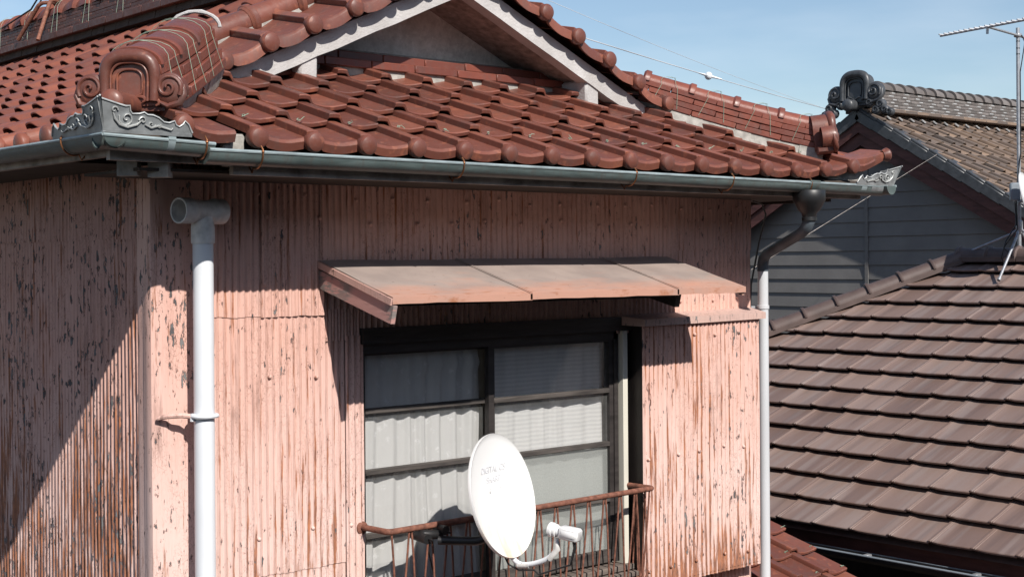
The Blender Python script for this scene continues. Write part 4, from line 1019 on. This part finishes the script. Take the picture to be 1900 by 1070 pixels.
mb = MB(); mb.tube([LC-UP*.115-SN*.065, LC-UP*.075-SN*.02, LC-UP*.03-SN*.012+ldir*.01], [.0145, .0135, .011], 10); mb.build('arm_joint', M['pvc_dirty'], dsh, 50); mb = MB(); mb.tube([bt-v_*.052+SN*.02, bt-v_*.06+SN*.08], .0145, 10); mb.build('arm_joint', M['pvc_dirty'], dsh, 50)
mb = MB(); lu = ldir.cross(UP).normalized(); lv = lu.cross(ldir)
mb.box(LC-ldir*.045, (.100, .062, .058), (ldir, lu, lv), .009); mb.box(LC-ldir*.050, (.080, .070, .034), (ldir, lu, lv), .006)
mb.lathe([(.020, .0), (.024, .008), (.024, .022), (.030, .024), (.030, .040), (.034, .042), (.034, .058), (.026, .064), (.0005, .066)], LC, ldir, 20); mb.build('feed_horn', M['dish'], dsh, 45)
mb = MB(); a = LC-ldir*.065-UP*.03; mid = [a, a-UP*.03-ldir*.004, a-UP*.11+ldir*.02, LC-UP*.22+ldir*.12, bt-v_*.085+SN*.10, bt-v_*.075+SN*.02, bt-v_*.04-SN*.03, bt+v_*.03-SN*.05]
mb.tube(mid, [.009, .008]+[.0045]*6, 8); cb = bt+v_*.03-SN*.05
mb.build('signal_cable', M['black'], dsh, 60); mb = MB(); mb.tube([V((RX0+.25, RY-.02, RZ-.03)), V((RX0+.26, RY+.03, RZ-.12)), V((RX0+.32, RY+.05, RZ-.28)), V((RX0+.36, RY+.06, RZ-.5))], .004, 6); mb.build('signal_cable', M['black'], dsh, 60)
mb = MB(); p1 = DC-SN*.075+UP*.005; mb.box(p1+SN*.006, (.09, .03, .12), (u_, SN, v_), .006); mb.box(p1-u_*.045+UP*.03, (.02, .05, .035), (u_, SN, v_), .004)
p4 = V((4.085, RY-.045, RZ-.045)); p2 = p1-UP*.15; p3 = V((4.27, 5.19, p2.z-.03))
mb.tube(bend([p1+UP*.05, p2-UP*.06, V((4.12, RY-.05, RZ-.062))], .09, 8), .021, 14)
mb.box(V((4.10, RY-.012, RZ-.035)), (.13, .075, .040), (V((1, .0, -.12)).normalized(), AY, V((.12, 0, 1)).normalized()), .012)
mb.tube([V((4.045, RY-.07, RZ-.045)), V((4.045, RY+.05, RZ-.035))], .024, 12); mb.tube([V((4.16, RY-.06, RZ-.02)), V((4.16, RY+.045, RZ-.02))], .022, 12); mb.tube([V((4.05, RY-.10, RZ-.045)), V((4.05, RY-.05, RZ-.045))], .005, 8); mb.tube([V((4.17, RY-.08, RZ-.03)), V((4.17, RY-.03, RZ-.03))], .005, 8)
mb.build('mount', M['black'], dsh, 50)

# ------------------------------------------------------------------ brown flat-tiled house
BE, BZ, BP = 8.0, -1.852, .53
bh = thing('brown_roofed_house', (11.4, 4, -5.6), 'low house showing only its brown flat-tiled hip roof, gutter and dark eave', 'house')
def P_br(a, v, h):
    n = V((-BP, 0, 1)).normalized(); return V((BE+v, -a, BZ+BP*v))+n*h
FSEC = [(0, -.002), (0, .010), (.02, .0115), (.06, .0105), (.066, .0078), (.075, .010), (.11, .0085), (.116, .006), (.125, .0082), (.17, .0055), (.22, .0025), (.32, .0005), (.6, .0), (.98, .001), (1.0, .0)]
mb = MB(); BX = .2475
for j in range(0, 14):
    for k in range(30):
        y = 10.6-.305*k+(.02 if j % 2 else 0)
        if y-.3 > 10.3-j*BX+.1: continue
        one_tile(mb, P_br, -y, j*BX, BX, BX+.03, .046, .020, FSEC, .305, .5)
rf = mb.build('tiled_roof', M['flat'], bh, 35, (((BE, 10.33, 0), (1, 1, 0)),))
mb = MB(); z1 = BZ+BP*3.4-.02
mb.add([V((BE, 10.3, BZ-.02)), V((BE, 0, BZ-.02)), V((11.4, 0, z1)), V((11.4, 6.9, z1))], [(0,1,2,3)]); mb.add([V((BE, 10.3, BZ-.02)), V((11.4, 6.9, z1)), V((14.8, 10.3, BZ-.02))], [(0,1,2)]); mb.add([V((11.4, 6.9, z1)), V((11.4, 0, z1)), V((14.8, 0, BZ-.02)), V((14.8, 10.3, BZ-.02))], [(0,1,2,3)])
mb.build('roof_deck', M['flat_ridge'], rf)
hip_b = lambda s: V((BE+s*.7071, 10.3-s*.7071, BZ+BP*s*.7071+.012))
rdg_b = lambda s: V((11.4, 6.95-s, BZ+BP*3.4+.012))
ridge_stack('hip_ridge', hip_b, .0, 4.80, bh, M['flat_ridge'], 1, .20, .20, .05, 4.9, .088, .283, .85, True, base=.0, mortar=False)
ridge_stack('top_ridge', rdg_b, .0, 6.9, bh, M['flat_ridge'], 1, .22, .22, .05, .6, .092, .283, .85, True, base=.0, mortar=False)
mb = MB(); mb.box((BE+.10, 5, BZ-.115), (.03, 10.4, .16)); mb.grid(1, 1, lambda a, b: V((BE+.1+.5*a, -.2+10.4*b, BZ-.19))); mb.build('eave_board', M['barge'], bh)
m1, m2 = MB(), MB(); gutter(m1, m2, (BE-.085, 0, BZ-.115), (BE-.085, 10.2, BZ-.105), .055, inward=AX); o = m1.build('gutter', M['black'], bh, 40); m2.build('gutter_lip', M['boxgrey'], o)
for y in (3.9, 4.75, 5.55, 6.5):
    mb = MB(); mb.box((BE-.05, y, BZ-.108), (.06, .035, .016), None, .003); mb.build('gutter_clip', M['metal'], o)
mb = MB(); mb.hexa([V((8.55, .4, -5.6)), V((14.2, .4, -5.6)), V((14.2, 9.8, -5.6)), V((8.55, 9.8, -5.6)), V((8.55, .4, BZ-.18)), V((14.2, .4, BZ-.18)), V((14.2, 9.8, BZ-.18)), V((8.55, 9.8, BZ-.18))]); mb.build('wall', M['wood_dark'], bh)

# ------------------------------------------------------------------ grey clapboard house
GXV, GYR, GZ, GP = 15.13, 10.69, 1.86, .57
gh = thing('grey_house', (19, 10.7, -5.6), 'dark grey clapboard house with an old brown tiled gable roof behind the pink house', 'house')
def P_gr(a, v, h):
    n = V((0, -GP, 1)).normalized(); return V((a, GYR-3.6+v, GZ-GP*(3.6-v)))+n*h
mb = MB()
for j in range(0, 16):
    for k in range(26): one_tile(mb, P_gr, GXV+.10+.262*k, j*.2335, .2335, .275, .032, .02, SEC, .262, 2.)
g_rf = mb.build('tiled_roof', M['old_tile'], gh, 40, (((0, GYR, 0), (0, 1, 0)),))
mb = MB()
for s in (-1, 1): mb.hexa([V((GXV+.05, GYR, GZ-.10)), V((22.2, GYR, GZ-.10)), V((22.2, GYR+s*3.6, GZ-GP*3.6-.10)), V((GXV+.05, GYR+s*3.6, GZ-GP*3.6-.10)), V((GXV+.05, GYR, GZ-.02)), V((22.2, GYR, GZ-.02)), V((22.2, GYR+s*3.6, GZ-GP*3.6-.02)), V((GXV+.05, GYR+s*3.6, GZ-GP*3.6-.02))])
mb.build('roof_deck', M['deck'], g_rf)
mb = MB(); k = 0
while k < 3.5:                            # verge tiles down the rake, both sides of the ridge
    for s in (-1, 1):
        a = V((GXV+.05, GYR+s*(k+.01), GZ-GP*(k+.01)-.005+.012)); b = V((GXV+.05, GYR+s*(k+.262), GZ-GP*(k+.262)-.005-.004)); d = (b-a).normalized(); nn = V((0, s*GP, 1)).normalized()
        mb.box((a+b)/2-nn*.045, ((b-a).length+.006, .045, .125), (d, AX, nn), .008); mb.box((a+b)/2+nn*.03+AX*.07, ((b-a).length+.006, .16, .03), (d, AX, nn), .008)
    k += .25
mb.build('verge_tiles', M['oni_grey'], gh, 40)
mb = MB()
for s in (-1, 1):
    for dx, h0, h1 in ((.06, -.10, -.26), (.10, -.16, -.42)):
        P = []
        for x in (GXV+dx, GXV+dx+.035): P += [V((x, GYR, GZ+h1)), V((x, GYR+s*3.7, GZ-GP*3.7+h1)), V((x, GYR+s*3.7, GZ-GP*3.7+h0)), V((x, GYR, GZ+h0))]
        mb.add(P, [(0,1,2,3),(7,6,5,4),(0,4,5,1),(3,2,6,7),(1,5,6,2),(0,3,7,4)])
mb.build('bargeboard', M['barge'], gh)
GXW = GXV+.34
mb = MB(); z = -5.6
while z < 1.9:
    mb.add([V((GXW-.020, 5.5, z)), V((GXW-.020, 15.5, z)), V((GXW-.002, 15.5, z+.186)), V((GXW-.002, 5.5, z+.186)), V((GXW, 5.5, z)), V((GXW, 15.5, z))], [(0,1,2,3), (0,1,5,4)]); z += .184
cl = [((GXW, GYR, GZ-.07), (0, s*GP, 1)) for s in (-1, 1)]
wl = mb.build('gable_wall', M['siding'], gh, 30, cl)
mb = MB(); mb.box((GXW-.022, GYR+.07, -1.9), (.012, .05, 7.2)); mb.build('joint_strip', M['siding'], wl)
mb = MB(); ch_ = MB()
for k in range(6):
    x = GXV+.22-(.08 if k % 2 else 0); i = 0; wd = .34-.02*k
    while x < 22:
        mb.box((x+.075, GYR, GZ+.05+.042*k), (.146, wd, .038), None, .004)
        if (i+k) % 2 == 0: ch_.box((x+.075+rnd.uniform(-.006, .006), GYR, GZ+.056+.042*k+rnd.uniform(-.002, .002)), (.10*rnd.uniform(.75, 1.1), wd+.010, .018), None, .003)
        x += .15; i += 1
gr = mb.build('main_ridge', M['old_noshi'], gh, 40); ch_.build('ridge_mortar', M['chalk'], gr)
mb = MB(); x = GXV+.15
while x < 22: mb.box((x+.14, GYR, GZ+.02), (.275, .52, .045), None, .006); x += .28
mb.build('ridge_base_course', M['old_tile'], gr)
gl_r = lambda s: V((s, GYR, GZ))
ridge_stack('ridge_caps', gl_r, GXV+.2, 22, gh, M['old_noshi'], 1, .2, .2, .03, .3, .135, .24, .85, False, base=.27, mortar=False)
oni('ridge_end_ornament', (GXV+.02, GYR, GZ+.10), (0, -1, 0), (-1, 0, .06), gh, M['oni_grey'], .40, extra=True)
mb = MB(); mb.tube([V((GXV-.14, GYR+.02, GZ+.075)), V((GXV-.12, GYR+.02, GZ+.075)), V((GXV+.3, GYR+.02, GZ+.09))], [.066, .072, .068], 16); mb.lathe([(.07, .02), (.080, .0), (.074, -.015), (.045, -.03), (.0005, -.036)], (GXV-.14, GYR+.02, GZ+.075), AX, 20); mb.build('ridge_end_roll', M['oni_grey'], gh, 45)
for k in range(18):
    kk = MB(); a = GXV+.35+.262*k; kk.hexa([P_gr(a-.01, 3.34, .05), P_gr(a+.02, 3.34, .05), P_gr(a+.02, 3.4, .06), P_gr(a-.01, 3.4, .06), P_gr(a-.005, 3.34, .062), P_gr(a+.01, 3.34, .062), P_gr(a+.02, 3.4, .07), P_gr(a-.01, 3.4, .07)]); kk.build('mortar_dab', M['chalk'], gr)
mb = MB(); mb.hexa([V((GXW+.02, 7.8, -5.6)), V((22, 7.8, -5.6)), V((22, 13.6, -5.6)), V((GXW+.02, 13.6, -5.6)), V((GXW+.02, 7.8, .0)), V((22, 7.8, .0)), V((22, 13.6, .0)), V((GXW+.02, 13.6, .0))]); mb.build('rear_wall', M['siding'], gh)

# ------------------------------------------------------------------ aerials and wires
an = thing('television_antenna', atD(1891, 495, 12.3), 'grey television antenna mast with a finned boom standing on the brown roof ridge', 'antenna')
pt_ = atD(1888.5, 52, 12.3); pb = V((pt_.x, pt_.y, .03))
mb = MB(); mb.tube([pb, pt_], .0165, 12); 
for z in (1.86, 1.80, 1.75): mb.tube([V((pb.x, pb.y, z)), V((pb.x, pb.y, z+.012))], .0165, 12)
mb.build('mast', M['metal'], an, 50)
b1, b2 = atD(1745, 67.5, 12.23), atD(1900, 38, 11.4); bd_ = (b2-b1).normalized(); b3 = b1+bd_*1.75; side = bd_.cross(UP).normalized()
mb = MB(); mb.tube([b1, b3], .0085, 8); mb.build('boom', M['metal'], an)
for k in range(30):
    p = b1+bd_*(.03+.058*k); mb = MB(); mb.tube([p-side*.045+UP*.008, p+side*.045+UP*.008], .0065, 6); mb.build('director_rod', M['pvc_grey'], an)
j = b1+bd_*((atD(1832, 52, 11.75)-b1).dot(bd_)); am = V((pb.x, pb.y, atD(1888, 66, 12.3).z))
mb = MB(); mb.tube(bend([j, V((j.x, j.y, am.z-.012)), am, am+(am-V((j.x, j.y, am.z))).normalized()*.2], .06, 6), .011, 10); mb.box(am, (.06, .05, .035), None, .006); mb.build('boom_arm', M['metal'], an, 50)
mb = MB(); hub = V((pb.x, pb.y, atD(1888, 428, 12.3).z))
for tgt in (atX(1853, 520, 10.98), V((pb.x-.05, pb.y+.55, .02)), V((pb.x+.42, pb.y-.1, -.15)), V((pb.x+.05, pb.y-.6, .02))):
    e = V(tgt); mb = MB(); mid = hub.lerp(e, .12); mb.tube([hub+UP*.02, mid, e], [.012, .012, .011], 10); mb.tube([e, e+(hub-e).normalized()*.03], .015, 10); mb.build('mast_leg', M['metal'], an, 50)
mb = MB(); mb.box(hub+UP*.03, (.05, .05, .12), None, .01); mb.build('mast_socket', M['metal'], an)
bq = atD(1883, 356, 12.25); mb = MB(); mb.box(bq, (.085, .05, .155), (RT, FW, UP), .01); mb.build('booster_box', M['boxgrey'], an)
mb = MB(); 
mb.tube([am+V((.01, -.03, .0)), am+RT*.06-UP*.06, V((pb.x, pb.y, 1.6))+RT*.012-FW*.016, V((pb.x, pb.y, .9))+RT*.012-FW*.016, bq+UP*.08+RT*.02], .0045, 6)
mb.tube([bq-UP*.08, bq-UP*.28+RT*.01, bq-UP*.42-RT*.08, bq-UP*.56-RT*.12, bq-UP*.66-RT*.08, bq-UP*.70+RT*.0, bq-UP*.62+RT*.06, bq-UP*.5+RT*.04], .006, 6)
mb.tube([bq-UP*.08+RT*.015, bq-UP*.32+RT*.02, bq-UP*.48-RT*.1, bq-UP*.55-RT*.03, bq-UP*.54+RT*.12], .006, 6); mb.build('signal_cable', M['black'], an, 60)
d2 = atD(1908, 368, 12.0)
ds2 = thing('satellite_dish', d2, 'small white satellite dish on the antenna mast above the brown roof', 'satellite dish')
make_dish(ds2, d2, SN, .215, M['dish']); mb = MB(); mb.tube([d2-SN*.03, V((pb.x, pb.y, d2.z-.02))], .015, 8); mb.build('mount', M['boxgrey'], ds2)

ra = thing('roof_antenna_stand', atX(100, 30, 4.72), 'brown rusty antenna stand straddling the dark main ridge of the pink house', 'antenna stand')
X_ = 4.74
tp = atX(116, -70, X_); hubz = atX(116, 8, X_)
mb = MB(); mb.tube([hubz-UP*.05, tp+UP*.6], .022, 12); mb.build('mast', M['rust'], ra)
mb = MB(); mb.box(hubz+UP*.06, (.09, .13, .16), None, .01); mb.build('mast_socket', M['rust'], ra)
y0_ = hubz.y
for k, (dy, fx, fz) in enumerate(((.42, 4.55, 1.81), (-.16, 4.47, 1.73), (.42, 4.95, 1.81), (-.16, 5.03, 1.73))):
    sg = -1 if fx < XC else 1; kn_ = V((XC+sg*.13, y0_+dy*.35, 2.08)); ft = V((fx, y0_+dy, fz)); mb = MB()
    mb.tube(bend([hubz+V((sg*.03, dy*.06, .01)), kn_, ft], .05, 5), .0165, 8); mb.build('stand_leg', M['rust'], ra, 50)
mb = MB(); mb.tube([hubz+V((-.02, .06, .9)), hubz+V((-.05, .15, .2)), hubz+V((-.14, .28, -.02)), V((4.62, y0_+.9, 1.98)), V((4.60, y0_+2.4, 1.90)), V((4.58, y0_+4.0, 1.89))], .007, 6); mb.tube([hubz+V((-.04, .0, .9)), hubz+V((-.06, .02, .22)), hubz+V((-.12, .2, -.01))], .006, 6); mb.tube([hubz+V((0, -.08, .5)), hubz+V((0, -.22, .05)), hubz+V((.1, -.4, -.12))], .006, 6)
mb.build('signal_cable', M['black'], ra, 60)

def wire(name, a, b, sag, r, mat, label, ins=None, n=16):
    pts = [V(a).lerp(V(b), i/n)-UP*sag*4*(i/n)*(1-i/n) for i in range(n+1)]
    mb = MB(); mb.tube(pts, r, 6); 
    o_ = mb.build(name, mat, None, 60, label=label, cat='wire')
    return o_, pts
o, pts = wire('overhead_wire', atD(1050, 60, 10.5), atD(1552, 207, 19.5), .02, .0042, M['pvc_grey'], 'pale overhead wire with a white insulator ball crossing the sky to the grey roof ornament')
ctr = min(pts, key=lambda p: abs((p.dot(RT)/p.dot(FW))*2640+950-1318)); mb = MB(); mb.ball(ctr, .040, (1, 0, 0), .9, 14); mb.tube([ctr-RT*.1+UP*.03, ctr, ctr+RT*.13-UP*.035], [.006, .016, .006], 8); mb.build('insulator', M['pvc'], o, 60)
wire('thin_wire', atD(900, -50, 10.5), atD(1556, 210, 19.5), .05, .0022, M['pvc_grey'], 'hair-thin overhead wire sagging across the sky above the pale wire with the insulator')
wire('guy_wire', atD(1738, 287, 17.0), V((6.72, 5.75, -.18)), .0, .0022, M['soffit'], 'thin taut guy wire slanting from the grey roof verge down behind the gutter corner')

# ------------------------------------------------------------------ unseen block added behind the viewer to cut sky light
nb = MB(); nb.box((6, -5.2, -1.6), (30, 4, 8.0)); nb.build('unseen_sky_blocker', M['siding'], None, label='plain grey block added out of view behind the camera to cut sky light', cat='sky blocker')
